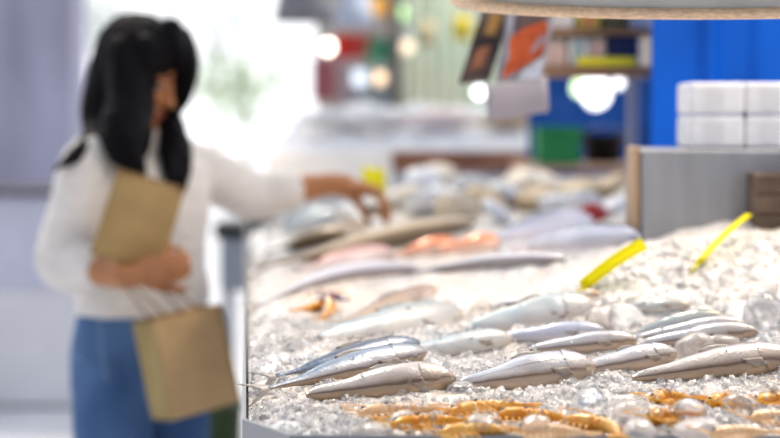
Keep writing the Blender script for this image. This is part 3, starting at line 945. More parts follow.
def price_tag(label, p0, p1, width, face, thick=.0015, m=YEL, stake=True, cat='price tag'):
    """a flat strip from p0 (in the ice) to p1"""
    p0, p1 = V(p0), V(p1)
    X = (p1 - p0).normalized(); L = (p1 - p0).length
    F = V(face); F = (F - X * F.dot(X)).normalized(); S = X.cross(F)
    root = thing('price_tag', p0, label, cat, 'yellow tags standing in the ice')
    root.rotation_euler = Matrix((X, S, F)).transposed().to_euler()
    bm = bmesh.new()
    n = 8
    lo = []
    for i in range(n + 1):
        t = i / n
        z = .006 * math.sin(math.pi * t)
        lo.append([bm.verts.new((t * L, s * width / 2, z)) for s in (-1, 1)])
    for i in range(n):
        bm.faces.new((lo[i][0], lo[i + 1][0], lo[i + 1][1], lo[i][1]))
    o = mesh_obj('strip', bm, m, root)
    sm = o.modifiers.new('t', 'SOLIDIFY'); sm.thickness = thick
    if stake:
        bm = bmesh.new(); tube(bm, [(.012, 0, -.002), (-.03, 0, -.003)], [.003, .001], 8)
        mesh_obj('stake', bm, m, root)
    return root


price_tag('blank yellow strip tag leaning in the ice, the left of the two on the mound', on_ice(582, 287, .014), at(644, 243, on_ice(582, 287, .014).y + .0), .024, (-.35, -.85, .4))
price_tag('thin yellow strip tag seen almost edge-on, right of the other on the mound', on_ice(698, 263, .012), at(749, 214, 2.86), .011, (-.6, -.5, .6))
price_tag('yellow tag standing on the counter just beyond the reaching hand', at(374, 193, 4.62), at(373, 168, 4.68), .062, (-.1, -.7, .7))

# ------------------------------------------------------------------ steel box with white packs, blue sheet, dark box
BX0, BX1, BY0, BY1, BZT = at(641, 200, 3.0).x, 1.0, 3.0, 3.2, at(640, 149, 3.0).z
sb = thing('steel_cabinet', (BX0 + .1, BY0 + .1, 1.0), 'dull grey steel box standing behind the ice mound, carrying white packs', 'cabinet')
dull = mat('dull_steel', (0.42, 0.43, 0.46), rough=0.42, metal=0.5, var=0.12, vscale=7, stretch=(3, 1, .6))
to_local(boxobj('housing', (BX0, BY0, .96), (BX1, BY1, BZT), dull, bev=.006), sb)
wood_w = mat('warm_wood', (0.50, 0.36, 0.24), rough=0.5, var=0.2, vscale=14, stretch=(6, 6, .5))
to_local(boxobj('side_board', (BX0 - .012, BY0 + .004, .96), (BX0 - .0005, BY0 + .1, BZT + .004), wood_w, bev=.003), sb)

CARTON = mat('white_wrapped_pack', (0.84, 0.85, 0.88), rough=0.35, var=0.08, vscale=22, bump=0.15, bscale=30)
BAND = mat('pack_seam', (0.76, 0.77, 0.80), rough=0.4)
pw, ph = 55 / FPX * 3.05, 32.5 / FPX * 3.05
px0 = at(690, 100, 3.05).x
names = [['lower left white pack on the steel box', 'lower white pack on the steel box, at the right picture edge'],
         ['upper left white pack of the stack before the blue sheet', 'upper white pack of the stack, at the right picture edge']]
for r_ in range(2):
    for c_ in range(2):
        x0 = px0 + c_ * (pw + .001); z0 = BZT + .0008 + r_ * (ph + .001)
        t_ = thing('white_pack', (x0 + pw / 2, 3.1, z0), names[r_][c_], 'pack', 'white packs stacked on the steel box')
        o = to_local(boxobj('wrapper', (x0, 3.05, z0), (x0 + pw, 3.19, z0 + ph), CARTON, bev=.006), t_)
        to_local(boxobj('fold_seam', (x0 + pw * .30, 3.0490, z0 + .010), (x0 + pw * .62, 3.0505, z0 + ph - .012), BAND, bev=0), t_)

dk = thing('dark_crate', (at(775, 200, 2.95).x, 2.95, 1.08), 'small dark brown wooden box at the right edge before the steel box', 'box')
dkm = mat('dark_brown_wood', (0.16, 0.115, 0.085), rough=0.6, var=0.35, vscale=18)
xa = at(757, 200, 2.9).x
zt, zb = at(760, 174, 2.9).z, at(760, 222, 2.9).z - .02
for k in range(3):
    h_ = (zt - zb) / 3
    to_local(boxobj('plank', (xa, 2.90, zb + k * h_ + .001), (xa + .16, 2.915, zb + (k + 1) * h_ - .001), dkm, bev=.002), dk)
to_local(boxobj('end_board', (xa, 2.915, zb), (xa + .012, 2.985, zt), dkm, bev=.002), dk)
to_local(boxobj('rear_board', (xa + .012, 2.975, zb), (xa + .16, 2.985, zt), dkm, bev=.002), dk)

# blue sheet with hanging folds
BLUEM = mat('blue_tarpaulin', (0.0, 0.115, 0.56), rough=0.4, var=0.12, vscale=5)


def sheet(name, label, x0, x1, y, z0, z1, m, folds, amp):
    bm = bmesh.new()
    n, k = 80, 12
    g = []
    for j in range(k + 1):
        z = z0 + (z1 - z0) * j / k
        row = []
        for i in range(n + 1):
            x = x0 + (x1 - x0) * i / n
            d = sum(amp * math.exp(-((x - f) / .012) ** 2) for f in folds) + .006 * math.sin(x * 23 + z * 2) + .003 * noise.noise((x * 9, z * 5, 2))
            row.append(bm.verts.new((x, y - d, z)))
        g.append(row)
    for j in range(k):
        for i in range(n):
            bm.faces.new((g[j][i], g[j][i + 1], g[j + 1][i + 1], g[j + 1][i]))
    o = mesh_obj(name, bm, m)
    sm = o.modifiers.new('t', 'SOLIDIFY'); sm.thickness = .002
    return tag(o, label, 'tarpaulin')


D = 3.75
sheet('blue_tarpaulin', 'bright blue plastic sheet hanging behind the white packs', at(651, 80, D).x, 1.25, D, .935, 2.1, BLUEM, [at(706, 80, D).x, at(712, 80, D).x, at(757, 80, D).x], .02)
BLUE2 = mat('blue_tarpaulin_shade_tint', (0.008, 0.085, 0.34), rough=0.5, var=0.3, vscale=4)  # dimness behind the rack is put into this darker blue
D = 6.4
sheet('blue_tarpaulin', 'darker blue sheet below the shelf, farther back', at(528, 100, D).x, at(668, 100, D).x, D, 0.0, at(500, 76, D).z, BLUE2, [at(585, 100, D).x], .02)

# ------------------------------------------------------------------ rack with two shelves left of the blue sheet
D = 3.9
rk = thing('storage_rack', (at(600, 76, D).x, D, .935), 'shelf rack with two brown boards beside the bright blue sheet', 'shelf')
BRN = mat('brown_shelf_board', (0.25, 0.15, 0.09), rough=0.5, var=0.25, vscale=10, stretch=(1, 5, 5))
GRY = mat('grey_post', (0.36, 0.38, 0.43), rough=0.4, metal=0.4)
xl, xr = at(545, 70, D).x, at(655, 70, D).x
for nm, py0, py1 in (('shelf_board', 66, 76), ('shelf_board', 29, 35)):
    to_local(boxobj(nm, (xl, D, at(600, py1, D).z), (xr, D + .22, at(600, py0, D).z), BRN, bev=.003), rk)
to_local(boxobj('post', (xr - .028, D + .225, .935), (xr - .002, D + .25, 1.72), GRY, bev=.003), rk)
to_local(boxobj('post', (xl + .012, D + .225, at(600, 76, D).z), (xl + .034, D + .25, 1.72), GRY, bev=.003), rk)
YS = mat('yellow_strip_paint', (0.62, 0.56, 0.03), rough=0.45)
to_local(boxobj('edge_strip', (at(577, 60, D).x, D - .004, at(600, 66, D).z), (at(636, 60, D).x, D - .0005, at(600, 57, D).z), YS, bev=.001), rk)


def carton(name, label, px0, px1, pyt, pyb, d, col, cat, col2=None, dep=.09, lid=None, group='goods on the shelf rack'):
    z0, z1 = at(500, pyb, d).z, at(500, pyt, d).z
    x0, x1 = at(px0, 50, d).x, at(px1, 50, d).x
    t = thing(name, ((x0 + x1) / 2, d + dep / 2, z0), label, cat, group)
    to_local(boxobj('carton', (x0, d, z0), (x1, d + dep, z1), mat(name + '_m' + label[:8], col, rough=.5, var=.12, vscale=20), bev=.003), t)
    if col2:
        to_local(boxobj('printed_panel', (x0 + .3 * (x1 - x0), d - .0012, z0 + .15 * (z1 - z0)), (x0 + .75 * (x1 - x0), d - .0002, z0 + .85 * (z1 - z0)), mat(name + '_p' + label[:8], col2, rough=.5), bev=0), t)
    return t


d = D + .02
zs = 66.3
carton('paper_carton', 'pinkish beige carton at the left end of the lower shelf', 548, 566, 41, zs, d, (.55, .42, .37), 'carton')
carton('paper_carton', 'pale striped carton in the middle of the lower shelf', 568, 588, 37, zs, d, (.62, .63, .62), 'carton', (.30, .42, .44))
carton('paper_carton', 'cream carton with a pink panel left of the navy carton', 589, 606, 37, zs, d, (.55, .52, .44), 'carton', (.62, .38, .34))
carton('paper_carton', 'navy blue carton at the right of the lower shelf', 608, 638, 36, zs, d, (.015, .03, .10), 'carton')
carton('paper_carton', 'white carton at the left of the upper shelf', 548, 574, 2, 28.6, d, (.62, .60, .58), 'carton')
carton('paper_carton', 'olive yellow carton at the middle of the upper shelf', 576, 600, 4, 28.6, d, (.42, .36, .08), 'carton', (.5, .2, .1))
carton('paper_carton', 'dark olive carton beside the yellow one on the upper shelf', 602, 626, 2, 28.6, d, (.10, .10, .05), 'carton')
carton('paper_carton', 'light grey carton at the right of the upper shelf', 629, 650, -2, 28.6, d, (.46, .48, .54), 'carton')

# ------------------------------------------------------------------ prints and blank card hanging left of the rack
WIRE = mat('wire', (0.3, 0.3, 0.32), rough=.4, metal=.8)


def hung_card(name, label, quad, d, m, cat, art=None, curl=.012):
    """quad: pixel corners tl, tr, br, bl"""
    P = [at(x, y, d) for x, y in quad]
    bm = bmesh.new(); n = 10
    g = []

    def pt(u, v):
        p = P[0].lerp(P[1], u).lerp(P[3].lerp(P[2], u), v)
        return p + V((0, -curl * math.sin(math.pi * v) + .008 * math.sin(3 * u), 0))
    for j in range(n + 1):
        g.append([bm.verts.new(pt(i / n, j / n)) for i in range(n + 1)])
    for j in range(n):
        for i in range(n):
            bm.faces.new((g[j][i], g[j + 1][i], g[j + 1][i + 1], g[j][i + 1]))
    root = thing(name, P[0].lerp(P[1], .5), label, cat, 'cards and prints hanging beside the rack')
    o = to_local(mesh_obj('card', bm, m), root)
    sm = o.modifiers.new('t', 'SOLIDIFY'); sm.thickness = .0012
    for k, (col, poly_) in enumerate(art or []):
        bm = bmesh.new()
        vv = [bm.verts.new(pt(u, v) + V((0, -.0025 - .0006 * k, 0))) for u, v in poly_]
        f = bm.faces.new(vv)
        bmesh.ops.triangulate(bm, faces=[f])
        to_local(mesh_obj('printed_patch', bm, mat('print_%d_%s' % (k, label[:9]), col, rough=.4, var=.2, vscale=40), smooth=False), root)
    bm = bmesh.new()
    for u in (.2, .8):
        tube(bm, [pt(u, 0.02), pt(u, 0) + V((0, .002, .0)), V((pt(u, 0).x, d, 1.66))], [.0012, .0012, .0012], 6)
    to_local(mesh_obj('hanging_thread', bm, WIRE), root)
    return root


hung_card('hanging_print', 'dark brown print hanging at the left, tilted', [(484, 4), (512, 8), (489, 81), (459, 84)], 3.38,
          mat('print_dark', (.10, .075, .07), rough=.35, var=.4, vscale=30), 'print',
          [((.36, .16, .09), [(.25, .55), (.7, .5), (.65, .8), (.2, .85)]), ((.33, .2, .07), [(.35, .08), (.8, .1), (.7, .4), (.3, .38)]), ((.05, .04, .05), [(.1, .42), (.8, .42), (.75, .5), (.1, .52)])])
hung_card('hanging_print', 'grey print with a large orange red patch, hanging in front', [(508, 4), (558, 2), (540, 80), (496, 83)], 3.34,
          mat('print_grey', (.30, .30, .35), rough=.35, var=.2, vscale=20), 'print',
          [((.50, .11, .04), [(.16, .42), (.62, .22), (.9, .27), (.92, .68), (.55, .82), (.12, .96)]),
           ((.62, .66, .75), [(.55, .86), (.98, .68), (.98, .98), (.5, .98)]), ((.12, .09, .09), [(.2, .08), (.9, .08), (.85, .22), (.2, .34)])])
hung_card('blank_card', 'blank lavender grey card hanging below the prints', [(485, 86), (547, 76), (549, 112), (488, 121)], 3.44,
          mat('blank_card_grey', (.40, .38, .43), rough=.6), 'card')
rail = boxobj('hanging_rail', (at(440, 0, 3.39).x, 3.38, 1.655), (at(665, 0, 3.39).x, 3.40, 1.675), WIRE, bev=.002)
tag(rail, 'thin metal rail above the picture carrying the hanging prints', 'rail')

# ------------------------------------------------------------------ large lamp shade across the top edge
LC = at(742, -18, 1.72)
ls = thing('pendant_lamp', LC, 'wide hanging lamp shade with pale wooden rim crossing the top right edge', 'lamp')
SHG = mat('shade_inner_enamel', (0.55, 0.56, 0.56), rough=.35, var=.08, vscale=14)
RIM = mat('pale_wood_rim', (0.80, 0.60, 0.42), rough=.45, var=.2, vscale=30, stretch=(4, 4, 20))
RR = 283 / FPX * 1.72
rimz = at(742, 13.5, 1.72 + RR).z - LC.z
bm = bmesh.new()
prof_ = [(RR, rimz), (RR * .97, rimz + .035), (RR * .88, rimz + .09), (RR * .7, rimz + .14), (RR * .4, rimz + .175), (.05, rimz + .185), (.03, rimz + .23), (.0305, rimz + .25)]
rg = [[V((r_ * math.cos(2 * math.pi * k / 64), r_ * math.sin(2 * math.pi * k / 64), z_)) for k in range(64)] for r_, z_ in prof_]
ring_loft(bm, rg, cap=False)
o = mesh_obj('lamp_shade', bm, SHG, ls)
sm = o.modifiers.new('t', 'SOLIDIFY'); sm.thickness = .003
bm = bmesh.new()
rg = []
for k in range(96):
    a_ = 2 * math.pi * k / 96
    rg.append([V(((RR + .008 * math.cos(b_)) * math.cos(a_), (RR + .008 * math.cos(b_)) * math.sin(a_), rimz + .007 * math.sin(b_))) for b_ in np.linspace(0, 2 * math.pi, 10, endpoint=False)])
rg.append(rg[0])
ring_loft(bm, rg, cap=False); bmesh.ops.remove_doubles(bm, verts=bm.verts, dist=1e-5)
mesh_obj('rim', bm, RIM, ls)
bm = bmesh.new(); tube(bm, [(0, 0, rimz + .24), (0, 0, 1.4)], .004, 8); mesh_obj('cord', bm, WIRE, ls)

# ------------------------------------------------------------------ shellfish piles at the far end of the counter
CREAM = mat('cream_shell', (0.74, 0.62, 0.44), rough=.4, col2=(.88, .83, .76), vscale=30, bump=.3, bscale=60)
WHSH = mat('white_shell', (0.86, 0.86, 0.86), rough=.35, col2=(.7, .74, .8), vscale=24, bump=.3, bscale=60)
TANSH = mat('tan_shell', (0.48, 0.34, 0.18), rough=.45, col2=(.72, .60, .42), vscale=28, bump=.3, bscale=60)


def shell_half(bm, r, up, seed):
    g = []
    rnd = random.Random(seed)
    for i in range(7):
        f = i / 6
        row = []
        for k in range(28):
            a_ = 2 * math.pi * k / 28
            rib = 1 + .05 * math.cos(a_ * 14) * f
            rad = r * math.sin(f * math.pi / 2) * rib * (1 - .22 * math.cos(a_))
            row.append(V((rad * math.cos(a_) + r * .12 * f, rad * .85 * math.sin(a_), up * r * .42 * math.cos(f * math.pi / 2) ** .8)))
        g.append(row)
    ring_loft(bm, g[1:], cap=True)


def shellfish(label, p, r, m, rot, group='shellfish heaped at the far end of the counter'):
    t = thing('shellfish', p, label, 'shellfish', group, rot)
    for nm, up in (('upper_shell', 1), ('lower_shell', -1)):
        bm = bmesh.new(); shell_half(bm, r, up, 1)
        o = mesh_obj(nm, bm, m, t)
    return t


spots = [(402, 196, CREAM, 'cream shellfish right of the reaching hand, nearest to it'),
         (424, 204, WHSH, 'white shellfish just right of the cream one by the hand'), (446, 196, WHSH, 'white shellfish behind the long tan fish'),
         (455, 208, CREAM, 'cream shellfish above the head of the long tan fish'), (470, 185, WHSH, 'white shellfish topmost in the left part of the far heap'),
         (484, 200, TANSH, 'tan shellfish in the middle of the far heap'), (497, 212, WHSH, 'white shellfish low in the heap, before the tan one'),
         (508, 196, WHSH, 'white shellfish centre of the far heap'), (520, 182, CREAM, 'cream shellfish topmost in the far heap'),
         (532, 178, CREAM, 'second cream shellfish along the top of the far heap'), (538, 198, TANSH, 'tan shellfish with a glint right of the heap centre'),
         (552, 186, CREAM, 'cream shellfish in the right part of the far heap'), (560, 204, WHSH, 'white shellfish above the black backed fish'),
         (578, 192, TANSH, 'tan shellfish near the green crate'), (586, 206, WHSH, 'white shellfish left of the red prawn'),
         (612, 206, WHSH, 'white shellfish right of the red prawn'), (606, 188, TANSH, 'tan shellfish by the wooden side of the steel box'),
         (422, 180, WHSH, 'white shellfish behind the yellow tag'), (438, 174, CREAM, 'cream shellfish at the left top of the far heap'),
         (350, 228, CREAM, 'cream shellfish below the wrist of the reaching hand')]
for i, (x, y, m, lb) in enumerate(spots):
    p = on_ice(x, y, .03)
    shellfish(lb, p, .062 if p.y > 4.4 else .045, m, (random.uniform(-.5, .5), random.uniform(-.5, .5), random.uniform(0, 6)))
make_prawn('small red prawn among the white shellfish', on_ice(588, 214, .03), on_ice(608, 212, .03), mat('red_shell', (.5, .03, .03), rough=.3, coat=.6), r=.024, curl=.1, group='shellfish heaped at the far end of the counter', dark=False)

# ------------------------------------------------------------------ second stall behind
def seg_z(px, py, d): return at(px, py, d).z
D2 = 6.8
st = thing('rear_stall', (at(420, 160, D2).x, D2 + .4, 0), 'second fish stall behind, wooden front board under white ice', 'stall')
WB = mat('reddish_board', (0.42, 0.20, 0.12), rough=.5, var=.3, vscale=6, stretch=(1, 4, 6))
xa, xb = at(268, 150, D2).x, at(545, 150, D2).x
xm = at(392, 150, D2).x
to_local(boxobj('front_board', (xm, D2, seg_z(450, 171, D2)), (xb, D2 + .03, seg_z(450, 151, D2)), WB, bev=.004), st)
bm = bmesh.new()
_v = [bm.verts.new(p) for p in ((xa, D2 - .26, seg_z(450, 182, D2)), (xm - .001, D2 - .26, seg_z(450, 182, D2)), (xm - .001, D2 + .03, seg_z(450, 152, D2)), (xa, D2 + .03, seg_z(450, 152, D2)))]
bm.faces.new(_v)
_o = to_local(mesh_obj('sloping_panel', bm, mat('cream_panel', (.90, .83, .76), rough=.5, var=.1, vscale=9), smooth=False), st)
_s = _o.modifiers.new('t', 'SOLIDIFY'); _s.thickness = .02; _s.offset = -1
to_local(boxobj('table_top', (xa, D2 + .03, seg_z(450, 171, D2) - .02), (xb, D2 + 1.1, seg_z(450, 162, D2)), steel, bev=.004), st)
to_local(boxobj('base_panel', (xa + .05, D2 + .08, 0), (xb - .05, D2 + 1.0, seg_z(450, 171, D2) - .02), steel_white, bev=.004), st)
# ice heap on it
bm = bmesh.new()
g = []
nx_, ny_ = 90, 26
for j in range(ny_ + 1):
    row = []
    for i in range(nx_ + 1):
        u, v = i / nx_, j / ny_
        x = xa + .01 + (xb - xa - .02) * u; y = D2 + .035 + 1.0 * v
        nz_ = .04 * noise.noise((x * 5, y * 7, 3)) + .028 * noise.noise((x * 14, y * 14, 5))
        hgt = .15 * min(1, v * 2.2) ** .8 * min(1, 9 * u + .2, 12 * (1 - u) + .2) + .03 * math.sin(u * 3.0) * v + nz_ * min(1, 5 * v)
        row.append(bm.verts.new((x, y, seg_z(450, 155, D2) + max(-.004, hgt))))
    g.append(row)
for j in range(ny_):
    for i in range(nx_):
        bm.faces.new((g[j][i], g[j][i + 1], g[j + 1][i + 1], g[j + 1][i]))
tag(mesh_obj('ice_heap', bm, mat('far_ice', (.86, .89, .94), rough=.35, col2=(.95, .93, .92), vscale=6, bump=.6, bscale=60)), 'white ice heaped on the second stall behind', 'ice', kind='stuff')
for i, (x, y, m, lb) in enumerate([(330, 152, FARP, 'pale fish on the second stall, at its left end'), (372, 144, FARP, 'pale fish on the second stall, left of its middle'),
                                   (432, 138, PINK_F, 'pinkish fish on the ice of the second stall, at its middle'), (500, 144, TANF, 'tan fish at the right end of the second stall')]):
    p = V((at(x, y, D2 + .25).x, D2 + .24, seg_z(450, 155, D2) + .135))
    make_fish('whole_fish', lb, p + V((-.16, -.04, -.01)), p + V((.16, .05, .0)), .05, .035, m, roll=15, detail=False, group='fish on the second stall')

# green crate, dark tub, plank behind the far shellfish
gc = thing('green_crate', (at(560, 160, 5.62).x, 5.7, 1.1), 'green plastic crate standing left below the shelf', 'crate')
GRN = mat('green_plastic', (0.03, 0.27, 0.09), rough=.45, var=.15, vscale=9)
x0, x1, z0, z1 = at(539, 140, 5.75).x, at(581, 140, 5.75).x, at(560, 161, 5.75).z, at(560, 127, 5.75).z
for nm, lo, hi in (('front_wall', (x0, 5.75, z0), (x1, 5.762, z1)), ('back_wall', (x0, 5.95, z0), (x1, 5.962, z1)), ('end_wall', (x0, 5.762, z0), (x0 + .012, 5.95, z1)),
                   ('end_wall', (x1 - .012, 5.762, z0), (x1, 5.95, z1)), ('bottom', (x0, 5.75, z0 - .01), (x1, 5.962, z0))):
    to_local(boxobj(nm, lo, hi, GRN, bev=.002), gc)
to_local(boxobj('rim_band', (x0 - .006, 5.744, z1 - .02), (x1 + .006, 5.75, z1), GRN, bev=.002), gc)
# side table carrying crate and plank
tb = thing('trestle_table', (at(590, 165, 5.8).x, 5.9, 0), 'low wooden table behind the counter under the green crate', 'table')
WD2 = mat('peach_wood', (0.62, 0.42, 0.30), rough=.5, var=.2, vscale=8, stretch=(1, 5, 5))
to_local(boxobj('table_top', (at(520, 165, 5.74).x, 5.74, z0 - .035), (at(720, 165, 5.74).x, 6.2, z0 - .0105), WD2, bev=.003), tb)
for sx_ in (at(522, 165, 5.8).x, at(715, 165, 5.8).x - .04):
    for sy_ in (5.76, 6.14):
        to_local(boxobj('leg', (sx_, sy_, 0), (sx_ + .04, sy_ + .04, z0 - .035), WD2, bev=.002), tb)
tbx = thing('black_tub', (at(603, 150, 5.9).x, 5.95, z0), 'black plastic tub right of the green crate', 'tub')
BLK = mat('black_plastic', (0.02, 0.02, 0.026), rough=.4)
cx_ = at(604, 150, 5.95).x
bm = bmesh.new()
zt = at(604, 134, 5.95).z
rg = []
for r_, z_ in ((.055, z0 - .010), (.07, zt - .012), (.077, zt - .010), (.077, zt), (.068, zt), (.054, z0 + .004)):
    rg.append([V((cx_ + r_ * math.cos(2 * math.pi * k / 32), 5.97 + r_ * math.sin(2 * math.pi * k / 32), z_)) for k in range(32)])
ring_loft(bm, rg)
to_local(mesh_obj('tub_body', bm, BLK), tbx)
bm = bmesh.new(); tube(bm, [V((cx_ + .074 * math.cos(a_), 5.97 - .02 + -.06 * math.sin(a_), zt + .03 * math.sin(a_) - .004)) for a_ in np.linspace(0, math.pi, 14)], .003, 6)
to_local(mesh_obj('handle', bm, WIRE), tbx)

# ------------------------------------------------------------------ far background
far = {}
# low white counter at the far left with two panels
lc = thing('white_counter', (at(20, 300, 8.1).x, 8.4, 0), 'low white stall counter at the far left before the purple wall', 'counter')
CW1 = mat('lavender_panel', (0.68, 0.68, 0.80), rough=.5, var=.06, vscale=3)
CW2 = mat('offwhite_panel', (0.84, 0.83, 0.86), rough=.5, var=.06, vscale=3)
CDK = mat('dark_edge', (0.07, 0.07, 0.10), rough=.5)
xa, xb = at(-140, 300, 8.1).x, at(128, 300, 8.1).x
zc = [at(0, y, 8.1).z for y in (410, 404, 290, 196, 190)]
to_local(boxobj('plinth', (xa, 8.14, 0), (xb, 8.8, zc[0] + .02), CDK, bev=.003), lc)
to_local(boxobj('lower_panel', (xa, 8.1, zc[0] + .02), (xb, 8.8, zc[2]), CW2, bev=.004), lc)
to_local(boxobj('upper_panel', (xa, 8.09, zc[2] + .002), (xb, 8.8, zc[3]), CW1, bev=.004), lc)
to_local(boxobj('worktop', (xa, 8.05, zc[3] + .001), (xb, 8.85, zc[4]), CDK, bev=.004), lc)

# trolley with dark top and bucket between the woman and the counter
tr = thing('steel_trolley', (at(236, 300, 6.8).x, 6.9, 0), 'grey trolley with black top beyond the woman, left of the counter', 'trolley')
xa, xb = at(214, 230, 6.8).x, at(262, 230, 6.8).x
to_local(boxobj('top', (xa, 6.8, at(0, 238, 6.8).z), (xb, 7.15, at(0, 224, 6.8).z), BLK, bev=.005), tr)
to_local(boxobj('cabinet', (xa + .02, 6.82, at(0, 292, 6.8).z), (xb - .02, 7.13, at(0, 238, 6.8).z), mat('trolley_grey', (.34, .37, .42), rough=.45, metal=.3), bev=.005), tr)
for x_ in (xa + .03, xb - .05):
    for y_ in (6.84, 7.08):
        to_local(boxobj('leg', (x_, y_, 0), (x_ + .02, y_ + .02, at(0, 292, 6.8).z), GRY, bev=.002), tr)
bk = thing('green_bucket', (at(212, 440, 5.6).x, 5.7, 0), 'dark green bucket on the floor behind the paper bag', 'bucket')
bm = bmesh.new()
zt = at(0, 408, 5.6).z
cx_ = at(212, 430, 5.6).x
rg = [[V((cx_ + r_ * math.cos(2 * math.pi * k / 32), 5.7 + r_ * math.sin(2 * math.pi * k / 32), z_)) for k in range(32)] for r_, z_ in ((.07, .0), (.088, zt - .02), (.094, zt - .018), (.094, zt), (.082, zt), (.066, .01))]
ring_loft(bm, rg)
to_local(mesh_obj('bucket_body', bm, mat('dark_green_plastic', (.05, .075, .03), rough=.5)), bk)
bm = bmesh.new(); tube(bm, [V((cx_ + .09 * math.cos(a_), 5.7 - .05 * math.sin(a_), zt - .01 + .02 * math.sin(a_))) for a_ in np.linspace(0, math.pi, 14)], .003, 6)
to_local(mesh_obj('handle', bm, WIRE), bk)

# rear wall of the hall to the right of the opening: dim stall interior
DW = 12.0
m_dim = mat('dim_stall_wall', (0.46, 0.41, 0.37), rough=.7, var=.25, vscale=2)
x0, x1 = at(316, 60, DW).x, at(700, 60, DW).x
tag(boxobj('wall_back', (x0, DW, 0), (x1, DW + .1, 3.6), m_dim, bev=.01), kind='structure')

# pale green curtain
m_cur = mat('pale_green_curtain', (0.48, 0.57, 0.49), rough=.6, col2=(.62, .60, .50), vscale=1.6)
xa, xb = at(402, 60, 9.5).x, at(545, 60, 9.5).x
bm = bmesh.new(); g = []
for j in range(9):
    z = 2.6 * j / 8 + .02
    g.append([bm.verts.new((xa + (xb - xa) * i / 80, 9.5 + .03 * math.sin(i * .9) + .012 * math.sin(i * 2.3 + j), z)) for i in range(81)])
for j in range(8):
    for i in range(80):
        bm.faces.new((g[j][i], g[j][i + 1], g[j + 1][i + 1], g[j + 1][i]))
tag(mesh_obj('stall_curtain', bm, m_cur), 'pale green curtain hanging at the back centre', 'curtain')

# hanging things and stall goods
def shade(label, px0, px1, pyb, d, m, glow=None):
    cx = (px0 + px1) / 2
    p = at(cx, pyb, d)
    r = (px1 - px0) / 2 / FPX * d
    t = thing('shop_lamp', p, label, 'lamp', 'lamps hanging over the far stalls')
    bm = bmesh.new()
    rg = [[V((q * math.cos(2 * math.pi * k / 40), q * math.sin(2 * math.pi * k / 40), z_)) for k in range(40)] for q, z_ in ((r, 0), (r * .9, .08), (r * .62, .22), (r * .25, .32), (.03, .36))]
    ring_loft(bm, rg, cap=False)
    o = mesh_obj('lamp_shade', bm, m, t); s_ = o.modifiers.new('t', 'SOLIDIFY'); s_.thickness = .004
    bm = bmesh.new(); tube(bm, [(0, 0, .34), (0, 0, 3.4 - p.z)], .008, 8); mesh_obj('cord', bm, WIRE, t)
    bm = bmesh.new(); ellipsoid(bm, (0, 0, .09), (.05, .05, .07), sub=2)
    mesh_obj('bulb', bm, glow or mat('dead_bulb', (.7, .7, .7), rough=.2), t)
    return t


def bulb(label, px, py, d, rpx, col, e):
    p = at(px, py, d); r = rpx / FPX * d
    t = thing('hanging_bulb', p, label, 'bulb', 'bare bulbs glowing over the far stalls')
    bm = bmesh.new(); ellipsoid(bm, (0, 0, 0), (r, r, r * 1.15), sub=3)
    mesh_obj('bulb_glass', bm, mat('glow_' + label[:14], col, emit=e), t)
    bm = bmesh.new(); tube(bm, [(0, 0, r), (0, 0, r + .06)], [.018, .016], 10); mesh_obj('socket', bm, GRY, t)
    bm = bmesh.new(); tube(bm, [(0, 0, r + .05), (0, 0, 3.4 - p.z)], .006, 6); mesh_obj('cord', bm, WIRE, t)
    return t


m_gs = mat('grey_shade', (0.26, 0.26, 0.28), rough=.5)
shade('grey metal lamp shade hanging at the upper left of centre', 273, 336, 22, 8.2, m_gs)
shade('bluish white lamp shade right of the grey one', 334, 374, 26, 8.6, mat('blue_white_shade', (.55, .6, .72), rough=.4), mat('cool_glow', (.85, .92, 1), emit=3))
bulb('warm white bulb beside the red board', 328, 47, 9.5, 6, (1, .9, .78), 6)
bulb('cool white bulb at the top between lamp and orange beam', 367, 7, 9.5, 4, (.85, .92, 1), 6)
bulb('greenish bulb under the orange beam', 403, 13, 9.5, 6, (.55, .85, .42), .9)
bulb('cool bulb low, left of the amber one', 360, 78, 10, 8, (.75, .85, .95), .9)
bulb('amber bulb low before the curtain', 380, 78, 9.3, 6, (1, .74, .48), 1.2)
bulb('peach bulb higher, before the curtain', 407, 47, 9.3, 6, (1, .80, .60), .9)
bulb('white bulb just left of the blank card', 479, 92, 7.5, 5, (.95, .97, 1), 4)
bulb('soft white bulb above the second stall', 372, 122, 9.8, 7, (.9, .95, 1), .9)
bulb('large white globe below the shelf rack', 596, 92, 6.2, 15, (1, 1, 1), 2.2)  # this and the next two: added glowing balls in place of a far bright opening
bulb('greenish globe at the left under the shelf rack', 579, 88, 6.25, 8, (.8, 1, .62), 1.5)
bulb('small white globe at the right under the shelf rack', 619, 83, 6.2, 5, (1, 1, 1), 2.2)

